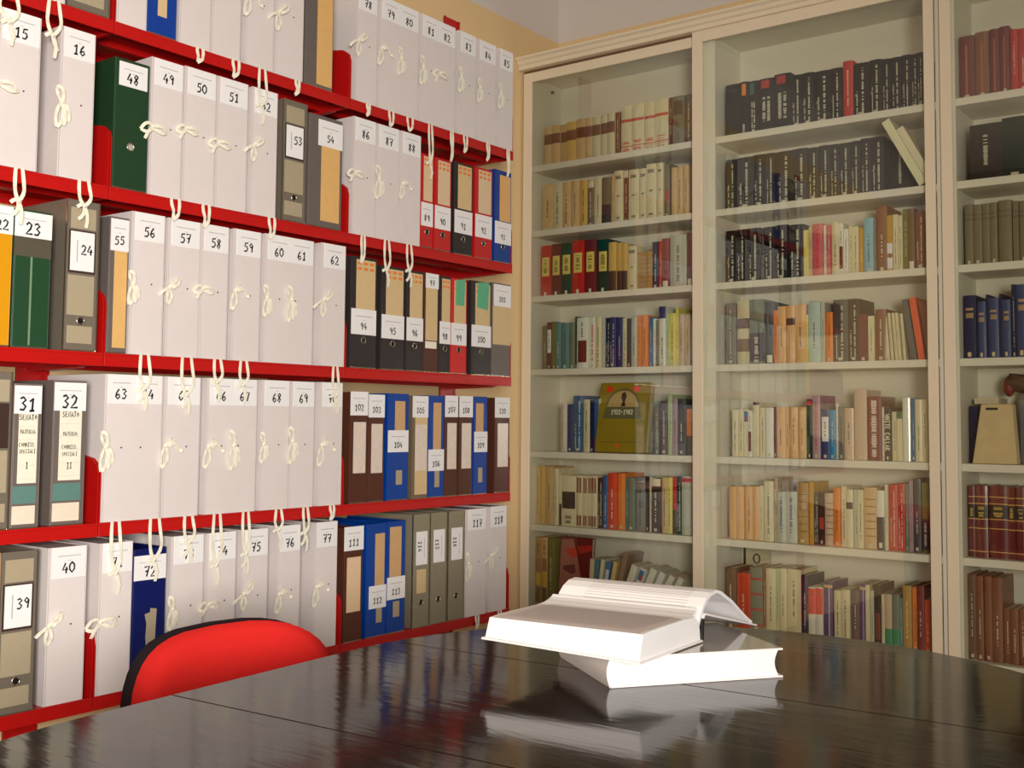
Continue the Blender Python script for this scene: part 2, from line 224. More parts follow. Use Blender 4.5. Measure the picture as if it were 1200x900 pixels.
BOOKS=[
('left', 0, -0.1998, -0.1633, 0.1609, 'tan', 'br', 0, 'tan book with dark band, first such from left, top shelf of left bookcase bay'),
('left', 0, -0.1633, -0.1225, 0.1612, 'tan', 'br', 0, 'tan book with dark band, second such from left, top shelf of left bookcase bay'),
('left', 0, -0.1225, -0.0897, 0.1599, 'tan2', 'br', 0, 'tan book with dark band, third such from left, top shelf of left bookcase bay'),
('left', 0, -0.0897, -0.0446, 0.162, 'gold', 'br', 0, 'thick golden tan book with dark band, top shelf of left bookcase bay'),
('left', 0, -0.0446, -0.0016, 0.1675, 'tan', 'br', 0, 'tan book with dark band, fourth such from left, top shelf of left bookcase bay'),
('left', 0, -0.0015, 0.0302, 0.1659, 'tan', 'br', 0, 'tan book with dark band, fifth such from left, top shelf of left bookcase bay'),
('left', 0, 0.0302, 0.0674, 0.1654, 'cream2', 'br', 0, 'cream book with dark band, first such from left, top shelf of left bookcase bay'),
('left', 0, 0.0674, 0.0993, 0.1672, 'cream2', 'br', 0, 'cream book with dark band, second such from left, top shelf of left bookcase bay'),
('left', 0, 0.0993, 0.1337, 0.168, 'cream2', 'br', 0, 'cream book with dark band, third such from left, top shelf of left bookcase bay'),
('left', 0, 0.1351, 0.156, 0.1669, 'rust', '', 0, 'rust-brown book, top shelf of left bookcase bay'),
('left', 0, 0.1588, 0.2056, 0.1851, 'cream', 'rl', 0, 'thick cream book with red lines, first such from left, top shelf of left bookcase bay'),
('left', 0, 0.2063, 0.26, 0.1839, 'cream', 'rl', 0, 'thick cream book with red lines, second such from left, top shelf of left bookcase bay'),
('left', 0, 0.2607, 0.3082, 0.1843, 'cream', 'rl', 0, 'thick cream book with red lines, third such from left, top shelf of left bookcase bay'),
('left', 0, 0.3089, 0.3649, 0.1844, 'cream', 'rl', 0, 'thick cream book with red lines, fourth such from left, top shelf of left bookcase bay'),
('left', 0, 0.3662, 0.3805, 0.1853, 'mar', '', 0, 'slim maroon book, top shelf of left bookcase bay'),
('left', 0, 0.3831, 0.4309, 0.1842, 'gbrn', 'dl', 0, 'thick grey-brown book with dark label, top shelf of left bookcase bay'),
('left', 0, 0.4316, 0.4597, 0.1863, 'brn', '', 0, 'brown book, top shelf of left bookcase bay'),
('left', 1, -0.2054, -0.1508, 0.1871, 'tan', '', 0, 'thick tan book, second shelf of left bookcase bay'),
('left', 1, -0.15, -0.1058, 0.1872, 'cream2', 'vd', 0, 'cream book with small upright lettering, second shelf of left bookcase bay'),
('left', 1, -0.1058, -0.0666, 0.1871, 'tan', 'vd', 0, 'tan book with small upright lettering, second shelf of left bookcase bay'),
('left', 1, -0.0666, -0.0278, 0.1866, 'tan', '', 0, 'tan book, first such from left, second shelf of left bookcase bay'),
('left', 1, -0.0278, 0.0063, 0.1852, 'gold', 'vd', 0, 'golden tan book with small upright lettering, second shelf of left bookcase bay'),
('left', 1, 0.007, 0.0351, 0.1763, 'gbrn', 'wt', 0, 'grey-brown book with pale top, second shelf of left bookcase bay'),
('left', 1, 0.0365, 0.0742, 0.1873, 'cream', '', 0, 'cream book, second shelf of left bookcase bay'),
('left', 1, 0.0749, 0.1164, 0.181, 'gbrn', 'kb', 0, 'grey-brown book with black lower part, second shelf of left bookcase bay'),
('left', 1, 0.1171, 0.1304, 0.1896, 'tan', '', 0, 'slim tan book, second shelf of left bookcase bay'),
('left', 1, 0.131, 0.1692, 0.2001, 'cream', 'ht', 0, 'cream book with fine title print, first such from left, second shelf of left bookcase bay'),
('left', 1, 0.1699, 0.1891, 0.1987, 'rust', 'wt', 0, 'slim rust-brown book with pale top, second shelf of left bookcase bay'),
('left', 1, 0.1905, 0.2367, 0.1978, 'cream', 'ht', 0, 'thick cream book with fine title print, second shelf of left bookcase bay'),
('left', 1, 0.2381, 0.2697, 0.1967, 'cream', 'ht', 0, 'cream book with fine title print, second such from left, second shelf of left bookcase bay'),
('left', 1, 0.2704, 0.3149, 0.2076, 'cream', 'ht', 0, 'cream book with fine title print, third such from left, second shelf of left bookcase bay'),
('left', 1, 0.3169, 0.3433, 0.2061, 'cream', 'ht', 0, 'cream book with fine title print, fourth such from left, second shelf of left bookcase bay'),
('left', 1, 0.3439, 0.3661, 0.2028, 'gbrn', 'rb', 0, 'grey-brown book with red mark, second shelf of left bookcase bay'),
('left', 1, 0.3739, 0.3985, 0.1823, 'tan', '', 0, 'tan book, second such from left, second shelf of left bookcase bay'),
('left', 1, 0.3992, 0.4242, 0.1819, 'tan', '', 0, 'tan book, third such from left, second shelf of left bookcase bay'),
('left', 1, 0.4249, 0.4485, 0.1861, 'tan', '', 0, 'tan book, fourth such from left, second shelf of left bookcase bay'),
('left', 2, -0.2147, -0.1639, 0.2036, 'red', 'yl', 0, 'thick red book with yellow title label, first from left, third shelf of left bay'),
('left', 2, -0.1631, -0.1145, 0.2066, 'mar', 'yl', 0, 'thick maroon book with yellow title label, first from left, third shelf of left bay'),
('left', 2, -0.1137, -0.0599, 0.2056, 'dgreen', 'yl', 0, 'thick dark green book with yellow title label, first from left, third shelf of left bay'),
('left', 2, -0.0592, -0.0018, 0.2092, 'red', 'yl', 0, 'thick red book with yellow title label, second from left, third shelf of left bay'),
('left', 2, -0.001, 0.0519, 0.2089, 'mar', 'yl', 0, 'thick maroon book with yellow title label, second from left, third shelf of left bay'),
('left', 2, 0.0526, 0.1047, 0.2053, 'dgreen', 'yl', 0, 'thick dark green book with yellow title label, second from left, third shelf of left bay'),
('left', 2, 0.1055, 0.1396, 0.1893, 'gold', 'kb', 0, 'golden tan book with black lower part, first from left, third shelf of left bay'),
('left', 2, 0.1403, 0.1658, 0.1853, 'gold', 'kb', 0, 'golden tan book with black lower part, second from left, third shelf of left bay'),
('left', 2, 0.1665, 0.1911, 0.1801, 'gold', 'kb', 0, 'golden tan book with black lower part, third from left, third shelf of left bay'),
('left', 2, 0.1918, 0.2284, 0.1672, 'cream', 'ht', 0, 'cream book with fine title print, third shelf of left bookcase bay'),
('left', 2, 0.2291, 0.294, 0.1415, 'ochre', 'hs', 0, 'thick ochre book with horizontal print, third shelf of left bookcase bay'),
('left', 2, 0.2946, 0.323, 0.1743, 'navy', '', 0, 'navy book, third shelf of left bookcase bay'),
('left', 2, 0.3236, 0.3374, 0.1741, 'ored', '', 0, 'slim orange-red book, third shelf of left bookcase bay'),
('left', 2, 0.338, 0.3686, 0.1818, 'crim', 'wb', 0, 'crimson book with white shelf tag, third shelf of left bookcase bay'),
('left', 2, 0.3693, 0.436, 0.1905, 'pgrey', 'vd', 0, 'thick pale grey book with small upright lettering, third shelf of left bookcase bay'),
('left', 2, 0.4366, 0.4588, 0.196, 'mar', 'wb', 0, 'maroon book with white shelf tag, third shelf of left bookcase bay'),
('left', 3, -0.1999, -0.1795, 0.1733, 'gbrn', '', 0, 'grey-brown book, fourth shelf of left bookcase bay'),
('left', 3, -0.1788, -0.1555, 0.1859, 'mar', 'wl', 0, 'maroon book with white label, fourth shelf of left bookcase bay'),
('left', 3, -0.1548, -0.1346, 0.1868, 'olive', '', 0, 'olive book, fourth shelf of left bookcase bay'),
('left', 3, -0.1339, -0.1094, 0.1826, 'teal', '', 0, 'teal book, fourth shelf of left bookcase bay'),
('left', 3, -0.1086, -0.0741, 0.18, 'teal', 'vd', 0, 'teal book with small upright lettering, fourth shelf of left bookcase bay'),
('left', 3, -0.0733, -0.0485, 0.1798, 'ggreen', '', 0, 'grey-green book, fourth shelf of left bookcase bay'),
('left', 3, -0.0479, -0.0348, 0.202, 'dgreen', '', 0, 'slim dark green book, fourth shelf of left bookcase bay'),
('left', 3, -0.0341, 0.0163, 0.1956, 'white', 'bs', 0, 'thick white book with dark block, fourth shelf of left bookcase bay'),
('left', 3, 0.017, 0.0476, 0.1966, 'white', 'vr', 0, 'white book with red lettering, fourth shelf of left bookcase bay'),
('left', 3, 0.0483, 0.0758, 0.1951, 'cream', 'vd', 0, 'cream book with small upright lettering, first such from left, fourth shelf of left bookcase bay'),
('left', 3, 0.0765, 0.0905, 0.1911, 'pgrey', '', 0, 'slim pale grey book, fourth shelf of left bookcase bay'),
('left', 3, 0.0912, 0.1114, 0.1902, 'navy', 'vw', 0, 'navy book with light upright lettering, fourth shelf of left bookcase bay'),
('left', 3, 0.1121, 0.1391, 0.1914, 'indigo', 'vw', 0, 'indigo book with light upright lettering, fourth shelf of left bookcase bay'),
('left', 3, 0.1398, 0.1666, 0.19, 'indigo', '', 0, 'indigo book, fourth shelf of left bookcase bay'),
('left', 3, 0.1673, 0.1884, 0.1865, 'cream', 'vd', 0, 'cream book with small upright lettering, second such from left, fourth shelf of left bookcase bay'),
('left', 3, 0.1891, 0.2074, 0.1825, 'plum', '', 0, 'slim plum grey book, fourth shelf of left bookcase bay'),
('left', 3, 0.2081, 0.233, 0.1844, 'pgrey', '', 0, 'pale grey book, fourth shelf of left bookcase bay'),
('left', 3, 0.2337, 0.2511, 0.1921, 'orange', 'vd', 0, 'slim orange book with small upright lettering, fourth shelf of left bookcase bay'),
('left', 3, 0.2517, 0.281, 0.1926, 'orange', '', 0, 'orange book, fourth shelf of left bookcase bay'),
('left', 3, 0.2816, 0.2962, 0.184, 'blue', '', 0, 'slim blue book, fourth shelf of left bookcase bay'),
('left', 3, 0.2968, 0.31, 0.1775, 'white', '', 0, 'slim white book, fourth shelf of left bookcase bay'),
('left', 3, 0.3106, 0.3211, 0.1711, 'gbrn', 'vd', 0, 'slim grey-brown book with small upright lettering, fourth shelf of left bookcase bay'),
('left', 3, 0.3218, 0.3498, 0.2209, 'white', 'nt', 0, 'white book with navy top, fourth shelf of left bookcase bay'),
('left', 3, 0.3504, 0.3647, 0.1921, 'pgreen', '', 0, 'slim pale green book, fourth shelf of left bookcase bay'),
('left', 3, 0.3653, 0.3917, 0.1939, 'yellow', 'vd', 0, 'yellow book with small upright lettering, fourth shelf of left bookcase bay'),
('left', 3, 0.3923, 0.4051, 0.2128, 'yellow', '', 0, 'slim yellow book, fourth shelf of left bookcase bay'),
('left', 3, 0.4057, 0.4299, 0.189, 'pbeige', '', 0, 'pinkish beige book, fourth shelf of left bookcase bay'),
('left', 3, 0.4305, 0.4501, 0.1879, 'pbeige', '', 0, 'slim pinkish beige book, fourth shelf of left bookcase bay'),
('left', 3, 0.4507, 0.4595, 0.1871, 'grey', '', 0, 'slim grey book, fourth shelf of left bookcase bay'),
('left', 4, -0.1145, -0.0998, 0.1831, 'pbeige', '', 0, 'slim pinkish beige book, fifth shelf of left bookcase bay'),
('left', 4, -0.0991, -0.0822, 0.1892, 'white', '', 0, 'slim white book, fifth shelf of left bookcase bay'),
('left', 4, -0.0815, -0.0545, 0.1831, 'indigo', '', 0, 'indigo book, fifth shelf of left bookcase bay'),
('left', 4, -0.0539, -0.0042, 0.2161, 'bblue', 'vw', 0, 'thick steel-blue book with light upright lettering, fifth shelf of left bookcase bay'),
('left', 4, -0.0035, 0.025, 0.2008, 'cream2', 'vd', 0, 'cream book with small upright lettering, fifth shelf of left bookcase bay'),
('left', 4, 0.0257, 0.0427, 0.199, 'navy', '', 0, 'slim navy book, fifth shelf of left bookcase bay'),
('left', 4, 0.0434, 0.0617, 0.2007, 'blue', '', 0, 'slim blue book, fifth shelf of left bookcase bay'),
('left', 4, 0.0624, 0.0736, 0.2036, 'pgreen', '', 0, 'slim pale green book, first such from left, fifth shelf of left bookcase bay'),
('left', 4, 0.3075, 0.3271, 0.1852, 'grey', '', 0, 'slim grey book, fifth shelf of left bookcase bay'),
('left', 4, 0.3277, 0.362, 0.1937, 'plum', '', 0, 'plum grey book, fifth shelf of left bookcase bay'),
('left', 4, 0.3626, 0.38, 0.2163, 'pgreen', '', 0, 'slim pale green book, second such from left, fifth shelf of left bookcase bay'),
('left', 4, 0.3806, 0.4029, 0.202, 'lilac', '', 0, 'lilac book, fifth shelf of left bookcase bay'),
('left', 4, 0.4036, 0.4358, 0.2019, 'dgrey', '', 0, 'dark grey book, fifth shelf of left bookcase bay'),
('left', 4, 0.4364, 0.459, 0.1653, 'orange', 'kb', 0, 'orange book with black lower part, fifth shelf of left bookcase bay'),
('left', 5, -0.2351, -0.2071, 0.2231, 'tan', '', 0, 'tan book, first such from left, sixth shelf of left bookcase bay'),
('left', 5, -0.2063, -0.1808, 0.224, 'gold', '', 0, 'golden tan book, sixth shelf of left bookcase bay'),
('left', 5, -0.18, -0.1406, 0.2232, 'tan2', '', 0, 'tan book, second such from left, sixth shelf of left bookcase bay'),
('left', 5, -0.1398, -0.1184, 0.2169, 'cream', '', 0, 'cream book, sixth shelf of left bookcase bay'),
('left', 5, -0.1176, -0.1059, 0.1934, 'cream', 'kb', 0, 'slim cream book with black lower part, sixth shelf of left bookcase bay'),
('left', 5, -0.1051, -0.0377, 0.1918, 'cream', 'ks', 0, 'thick cream book with black square, sixth shelf of left bookcase bay'),
('left', 5, -0.0369, -0.009, 0.1936, 'cream', 'b3', 0, 'cream book with striped blocks, first such from left, sixth shelf of left bookcase bay'),
('left', 5, -0.0083, 0.0123, 0.1927, 'cream', 'b3', 0, 'cream book with striped blocks, second such from left, sixth shelf of left bookcase bay'),
('left', 5, 0.013, 0.0335, 0.1935, 'cream', 'b3', 0, 'cream book with striped blocks, third such from left, sixth shelf of left bookcase bay'),
('left', 5, 0.0342, 0.0588, 0.1943, 'cream', 'b3', 0, 'cream book with striped blocks, fourth such from left, sixth shelf of left bookcase bay'),
('left', 5, 0.0595, 0.0839, 0.1882, 'dbr', 'vw', 0, 'dark brown book with light upright lettering, sixth shelf of left bookcase bay'),
('left', 5, 0.0845, 0.1067, 0.1979, 'blue', '', 0, 'blue book, sixth shelf of left bookcase bay'),
('left', 5, 0.1074, 0.1465, 0.2078, 'ored', '', 0, 'orange-red book, sixth shelf of left bookcase bay'),
('left', 5, 0.1472, 0.1797, 0.2079, 'orange', '', 0, 'orange book, sixth shelf of left bookcase bay'),
('left', 5, 0.1804, 0.1939, 0.1925, 'teal', '', 0, 'slim teal book, sixth shelf of left bookcase bay'),
('left', 5, 0.1946, 0.2254, 0.1946, 'ggreen', '', 0, 'grey-green book, sixth shelf of left bookcase bay'),
('left', 5, 0.2261, 0.2645, 0.1959, 'grey', 'vd', 0, 'grey book with small upright lettering, sixth shelf of left bookcase bay'),
('left', 5, 0.2652, 0.2816, 0.1969, 'dbr', '', 0, 'slim dark brown book, sixth shelf of left bookcase bay'),
('left', 5, 0.2822, 0.2947, 0.1992, 'cream', '', 0, 'slim cream book, sixth shelf of left bookcase bay'),
('left', 5, 0.2953, 0.3336, 0.1945, 'dbr', 'wt', 0, 'dark brown book with pale top, sixth shelf of left bookcase bay'),
('left', 5, 0.3343, 0.3594, 0.1997, 'tan', 'vd', 0, 'tan book with small upright lettering, sixth shelf of left bookcase bay'),
('left', 5, 0.36, 0.3811, 0.2006, 'yellow', 'vd', 0, 'yellow book with small upright lettering, sixth shelf of left bookcase bay'),
('left', 5, 0.3817, 0.3976, 0.203, 'red', 'kb', 0, 'slim red book with black lower part, sixth shelf of left bookcase bay'),
('left', 5, 0.3982, 0.4191, 0.2037, 'dgreen', 'vw', 0, 'dark green book with light upright lettering, sixth shelf of left bookcase bay'),
('left', 5, 0.4197, 0.4585, 0.2076, 'pgrey', 'rt', 0, 'pale grey book with red top, sixth shelf of left bookcase bay'),
('left', 6, -0.2256, -0.1963, 0.2541, 'ochre', 'p2', 0, 'ochre book with picture panels, lowest visible shelf of left bookcase bay'),
('left', 6, -0.1955, -0.1672, 0.2561, 'or_tan', 'p2', 0, 'orange-tan book with picture panels, lowest visible shelf of left bookcase bay'),
('left', 6, -0.1665, -0.1295, 0.2554, 'olive', '', 0, 'olive book, lowest visible shelf of left bookcase bay'),
('middle', 0, 0.5925, 0.649, 0.1914, 'blk', 'ht', 0, 'thick black book with fine title print, top shelf of middle bookcase bay'),
('middle', 0, 0.6498, 0.6857, 0.19, 'blk', 'ob', 0, 'black book with orange mark, top shelf of middle bookcase bay'),
('middle', 0, 0.6864, 0.7219, 0.187, 'blk', 'tb', 0, 'black book with teal mark, top shelf of middle bookcase bay'),
('middle', 0, 0.7227, 0.7791, 0.1888, 'blk', 'rv', 0, 'thick black book with white lettering, first such from left, top shelf of middle bookcase bay'),
('middle', 0, 0.7799, 0.8402, 0.195, 'blk', 'rv', 0, 'thick black book with white lettering, second such from left, top shelf of middle bookcase bay'),
('middle', 0, 0.8415, 0.8802, 0.181, 'blk', 'vw', 0, 'black book with light upright lettering, first such from left, top shelf of middle bookcase bay'),
('middle', 0, 0.8809, 0.9245, 0.18, 'blk', 'vw', 0, 'black book with light upright lettering, second such from left, top shelf of middle bookcase bay'),
('middle', 0, 0.9252, 0.9815, 0.1786, 'blk', 'vw', 0, 'thick black book with light upright lettering, first from left, top shelf of middle bay'),
('middle', 0, 0.9822, 1.0211, 0.1776, 'blk', 'vw', 0, 'black book with light upright lettering, third such from left, top shelf of middle bookcase bay'),
('middle', 0, 1.0226, 1.0578, 0.1965, 'red', '', 0, 'red book, top shelf of middle bookcase bay'),
('middle', 0, 1.059, 1.1117, 0.1801, 'blk', 'vw', 0, 'thick black book with light upright lettering, second from left, top shelf of middle bay'),
('middle', 0, 1.1123, 1.1528, 0.1827, 'blk', 'vw', 0, 'black book with light upright lettering, fourth such from left, top shelf of middle bookcase bay'),
('middle', 0, 1.1534, 1.181, 0.1787, 'blk', 'vw', 0, 'black book with light upright lettering, fifth such from left, top shelf of middle bookcase bay'),
('middle', 0, 1.1816, 1.215, 0.1791, 'blk', 'vw', 0, 'black book with light upright lettering, sixth such from left, top shelf of middle bookcase bay'),
('middle', 0, 1.2157, 1.2457, 0.181, 'blk', 'vw', 0, 'black book with light upright lettering, seventh such from left, top shelf of middle bookcase bay'),
('middle', 0, 1.2463, 1.2669, 0.1792, 'blk', 'vw', 0, 'black book with light upright lettering, eighth such from left, top shelf of middle bookcase bay'),
('middle', 0, 1.2675, 1.2868, 0.1783, 'blk', 'vw', 0, 'slim black book with light upright lettering, top shelf of middle bookcase bay'),
('middle', 1, 0.5945, 0.6368, 0.1802, 'blk2', 'vw', 0, 'faded black book with light upright lettering, first from left, second shelf of middle bay'),
('middle', 1, 0.6375, 0.6988, 0.1813, 'blk2', 'vw', 0, 'thick faded black book with light upright lettering, first from left, second shelf of middle bay'),
('middle', 1, 0.6995, 0.7455, 0.1827, 'blk', 'vw', 0, 'thick black book with light upright lettering, second shelf of middle bookcase bay'),
('middle', 1, 0.7462, 0.7809, 0.1824, 'blk2', 'vw', 0, 'faded black book with light upright lettering, second from left, second shelf of middle bay'),
('middle', 1, 0.7816, 0.8437, 0.1836, 'blk2', 'vw', 0, 'thick faded black book with light upright lettering, second from left, second shelf of middle bay'),
('middle', 1, 0.8444, 0.8985, 0.1833, 'blk2', 'vw', 0, 'thick faded black book with light upright lettering, third from left, second shelf of middle bay'),
('middle', 1, 0.8992, 0.9357, 0.1808, 'blk2', 'vw', 0, 'faded black book with light upright lettering, third from left, second shelf of middle bay'),
('middle', 1, 0.9364, 0.9757, 0.1832, 'blk2', 'vw', 0, 'faded black book with light upright lettering, fourth from left, second shelf of middle bay'),
('middle', 1, 0.9763, 1.0086, 0.1805, 'blk2', 'vw', 0, 'faded black book with light upright lettering, fifth from left, second shelf of middle bay'),
('middle', 1, 1.0093, 1.0477, 0.1792, 'blk2', 'vw', 0, 'faded black book with light upright lettering, sixth from left, second shelf of middle bay'),
('middle', 1, 1.0484, 1.0799, 0.1805, 'blk2', 'vw', 0, 'faded black book with light upright lettering, seventh from left, second shelf of middle bay'),
('middle', 1, 1.0806, 1.115, 0.1852, 'blk2', 'vw', 0, 'faded black book with light upright lettering, eighth from left, second shelf of middle bay'),
('middle', 1, 1.1156, 1.1584, 0.1839, 'blk2', 'vw', 0, 'faded black book with light upright lettering, ninth from left, second shelf of middle bay'),
('middle', 1, 1.1596, 1.2226, 0.1771, 'blk2', '', 0, 'thick faded black book, second shelf of middle bookcase bay'),
('middle', 2, 0.5935, 0.6356, 0.1861, 'blk', 'vw', 0, 'black book with light upright lettering, first such from left, third shelf of middle bookcase bay'),
('middle', 2, 0.6363, 0.6757, 0.1855, 'blk', 'vw', 0, 'black book with light upright lettering, second such from left, third shelf of middle bookcase bay'),
('middle', 2, 0.6765, 0.7261, 0.1865, 'blk', 'vw', 0, 'thick black book with light upright lettering, first from left, third shelf of middle bay'),
('middle', 2, 0.7268, 0.7375, 0.1848, 'blk', 'vw', 0, 'slim black book with light upright lettering, third shelf of middle bookcase bay'),
('middle', 2, 0.7382, 0.7792, 0.1856, 'blk', 'vw', 0, 'black book with light upright lettering, third such from left, third shelf of middle bookcase bay'),
('middle', 2, 0.7799, 0.8245, 0.188, 'blk', 'vw', 0, 'black book with light upright lettering, fourth such from left, third shelf of middle bookcase bay'),
('middle', 2, 0.8252, 0.8807, 0.1849, 'blk', 'vw', 0, 'thick black book with light upright lettering, second from left, third shelf of middle bay'),
('middle', 2, 0.882, 0.9003, 0.1614, 'yellow', '', 0, 'slim yellow book, third shelf of middle bookcase bay'),
('middle', 2, 0.901, 0.9138, 0.171, 'pbeige', '', 0, 'slim pinkish beige book, third shelf of middle bookcase bay'),
('middle', 2, 0.9145, 0.9506, 0.1783, 'pink', 'vr', 0, 'pink book with red lettering, third shelf of middle bookcase bay'),
('middle', 2, 0.9513, 0.9606, 0.1727, 'white', '', 0, 'slim white book, first such from left, third shelf of middle bookcase bay'),
('middle', 2, 0.9612, 0.9764, 0.1714, 'pink', 'vw', 0, 'slim pink book with light upright lettering, third shelf of middle bookcase bay'),
('middle', 2, 0.9771, 1.0034, 0.1789, 'cream', '', 0, 'cream book, third shelf of middle bookcase bay'),
('middle', 2, 1.004, 1.019, 0.1736, 'white', 'bs', 0, 'slim white book with dark block, third shelf of middle bookcase bay'),
('middle', 2, 1.0195, 1.0364, 0.1527, 'white', '', 0, 'slim white book, second such from left, third shelf of middle bookcase bay'),
('middle', 2, 1.0371, 1.0513, 0.1607, 'cream', 'vd', 0, 'slim cream book with small upright lettering, first from left, third shelf of middle bay'),
('middle', 2, 1.0519, 1.0711, 0.1558, 'cream', 'vd', 0, 'slim cream book with small upright lettering, second from left, third shelf of middle bay'),
('middle', 2, 1.0717, 1.0851, 0.151, 'must', '', 0, 'slim mustard book, third shelf of middle bookcase bay'),
('middle', 2, 1.0859, 1.1201, 0.1815, 'lblue', '', 0, 'light blue book, third shelf of middle bookcase bay'),
('middle', 2, 1.1207, 1.1276, 0.1749, 'grey', '', 0, 'slim grey book, third shelf of middle bookcase bay'),
('middle', 2, 1.1285, 1.1634, 0.2167, 'rust', '', 0, 'rust-brown book, third shelf of middle bookcase bay'),
('middle', 2, 1.1638, 1.1817, 0.1824, 'must', 'wh', 0, 'slim mustard book with white lower half, third shelf of middle bookcase bay'),
('middle', 2, 1.1824, 1.199, 0.1837, 'cream', 'vd', 0, 'slim cream book with small upright lettering, third from left, third shelf of middle bay'),
('middle', 2, 1.1995, 1.213, 0.1789, 'cream', 'vd', 0, 'slim cream book with small upright lettering, fourth from left, third shelf of middle bay'),
('middle', 2, 1.2137, 1.2295, 0.1991, 'olive', '', 0, 'slim olive book, third shelf of middle bookcase bay'),
('middle', 2, 1.2301, 1.2513, 0.197, 'brn', 'wb', 0, 'brown book with white shelf tag, third shelf of middle bookcase bay'),
('middle', 2, 1.2518, 1.2842, 0.1879, 'rust', 'vw', 0, 'rust-brown book with light upright lettering, third shelf of middle bookcase bay'),
('middle', 3, 0.5947, 0.6337, 0.2159, 'grey', 'gl', 0, 'grey book with glossy wrap, fourth shelf of middle bookcase bay'),
('middle', 3, 0.6351, 0.6837, 0.2234, 'cream2', 'gb', 0, 'thick cream book with gloss bands, fourth shelf of middle bookcase bay'),
('middle', 3, 0.6844, 0.7387, 0.2237, 'ggreen', 'kl', 0, 'thick grey-green book with dark lower label, fourth shelf of middle bookcase bay'),
('middle', 3, 0.7394, 0.7703, 0.2146, 'dgrey', 'wb', 0, 'dark grey book with white shelf tag, fourth shelf of middle bookcase bay'),
('middle', 3, 0.7709, 0.7856, 0.1834, 'orange', '', 0, 'slim orange book, fourth shelf of middle bookcase bay'),
('middle', 3, 0.7864, 0.8155, 0.1954, 'or_tan', '', 0, 'orange-tan book, first such from left, fourth shelf of middle bookcase bay'),
('middle', 3, 0.8162, 0.8478, 0.197, 'or_tan', 'dsq', 0, 'orange-tan book with dark notch, fourth shelf of middle bookcase bay'),
('middle', 3, 0.8485, 0.8879, 0.1982, 'or_tan', '', 0, 'orange-tan book, second such from left, fourth shelf of middle bookcase bay'),
('middle', 3, 0.8884, 0.8972, 0.1612, 'yellow', '', 0, 'slim yellow book, fourth shelf of middle bookcase bay'),
('middle', 3, 0.898, 0.9394, 0.2019, 'paleb', '', 0, 'pale blue-green book, fourth shelf of middle bookcase bay'),
('middle', 3, 0.9401, 0.9553, 0.2002, 'pgrey', '', 0, 'slim pale grey book, fourth shelf of middle bookcase bay'),
('middle', 3, 0.9558, 0.9801, 0.167, 'orange', '', 0, 'orange book, fourth shelf of middle bookcase bay'),
('middle', 3, 0.981, 1.031, 0.2065, 'dgrey', 'vw', 0, 'thick dark grey book with light upright lettering, fourth shelf of middle bookcase bay'),
('middle', 3, 1.0317, 1.0675, 0.2071, 'dbr', 'vw', 0, 'dark brown book with light upright lettering, fourth shelf of middle bookcase bay'),
('middle', 3, 1.0679, 1.0983, 0.1548, 'mar', '', 0, 'maroon book, fourth shelf of middle bookcase bay'),
('middle', 3, 1.0995, 1.1202, 0.1472, 'cream', '', 0, 'cream book, fourth shelf of middle bookcase bay'),
('middle', 3, 1.1228, 1.1582, 0.1674, 'rust', '', 0, 'rust-brown book, fourth shelf of middle bookcase bay'),
('middle', 3, 1.1584, 1.1683, 0.154, 'cream', '', -4.0, 'slim cream book leaning, first such from left, fourth shelf of middle bookcase bay'),
('middle', 3, 1.1719, 1.1805, 0.1546, 'cream', '', -4.0, 'slim cream book leaning, second such from left, fourth shelf of middle bookcase bay'),
('middle', 3, 1.1836, 1.1933, 0.1546, 'cream', '', -4.0, 'slim cream book leaning, third such from left, fourth shelf of middle bookcase bay'),
('middle', 3, 1.1964, 1.2061, 0.1539, 'cream', '', -4.0, 'slim cream book leaning, fourth such from left, fourth shelf of middle bookcase bay'),
('middle', 3, 1.2097, 1.2188, 0.1514, 'cream', '', -4.0, 'slim cream book leaning, fifth such from left, fourth shelf of middle bookcase bay'),
('middle', 4, 0.6131, 0.6365, 0.1622, 'cream', 'vd', 0, 'cream book with small upright lettering, first such from left, fifth shelf of middle bookcase bay'),
('middle', 4, 0.6372, 0.656, 0.1635, 'cream', 'vd', 0, 'slim cream book with small upright lettering, fifth shelf of middle bookcase bay'),
('middle', 4, 0.6567, 0.6762, 0.1635, 'cream', 'bt', 0, 'slim cream book with blue top, fifth shelf of middle bookcase bay'),
('middle', 4, 0.6769, 0.6905, 0.1589, 'white', 'bs', 0, 'slim white book with dark block, fifth shelf of middle bookcase bay'),
('middle', 4, 0.6913, 0.719, 0.1887, 'cream', 'et', 0, 'cream book with dark edge, fifth shelf of middle bookcase bay'),
('middle', 4, 0.7196, 0.7401, 0.1689, 'cream', 'vd', 0, 'cream book with small upright lettering, second such from left, fifth shelf of middle bookcase bay'),
('middle', 4, 0.7408, 0.7695, 0.1689, 'white', '', 0, 'white book, fifth shelf of middle bookcase bay'),
('middle', 4, 0.7702, 0.7806, 0.1721, 'mar', '', 0, 'slim maroon book, fifth shelf of middle bookcase bay'),
('middle', 4, 0.7813, 0.8131, 0.1721, 'or_tan', '', 0, 'orange-tan book, first such from left, fifth shelf of middle bookcase bay'),
('middle', 4, 0.8138, 0.8268, 0.1721, 'or_tan', '', 0, 'slim orange-tan book, fifth shelf of middle bookcase bay'),
('middle', 4, 0.8275, 0.8574, 0.1721, 'or_tan', '', 0, 'orange-tan book, second such from left, fifth shelf of middle bookcase bay'),
('middle', 4, 0.8581, 0.8864, 0.1721, 'or_tan', '', 0, 'orange-tan book, third such from left, fifth shelf of middle bookcase bay'),
('middle', 4, 0.8885, 0.9059, 0.1978, 'dgreen', 'rt', 0, 'slim dark green book with red top, fifth shelf of middle bookcase bay'),
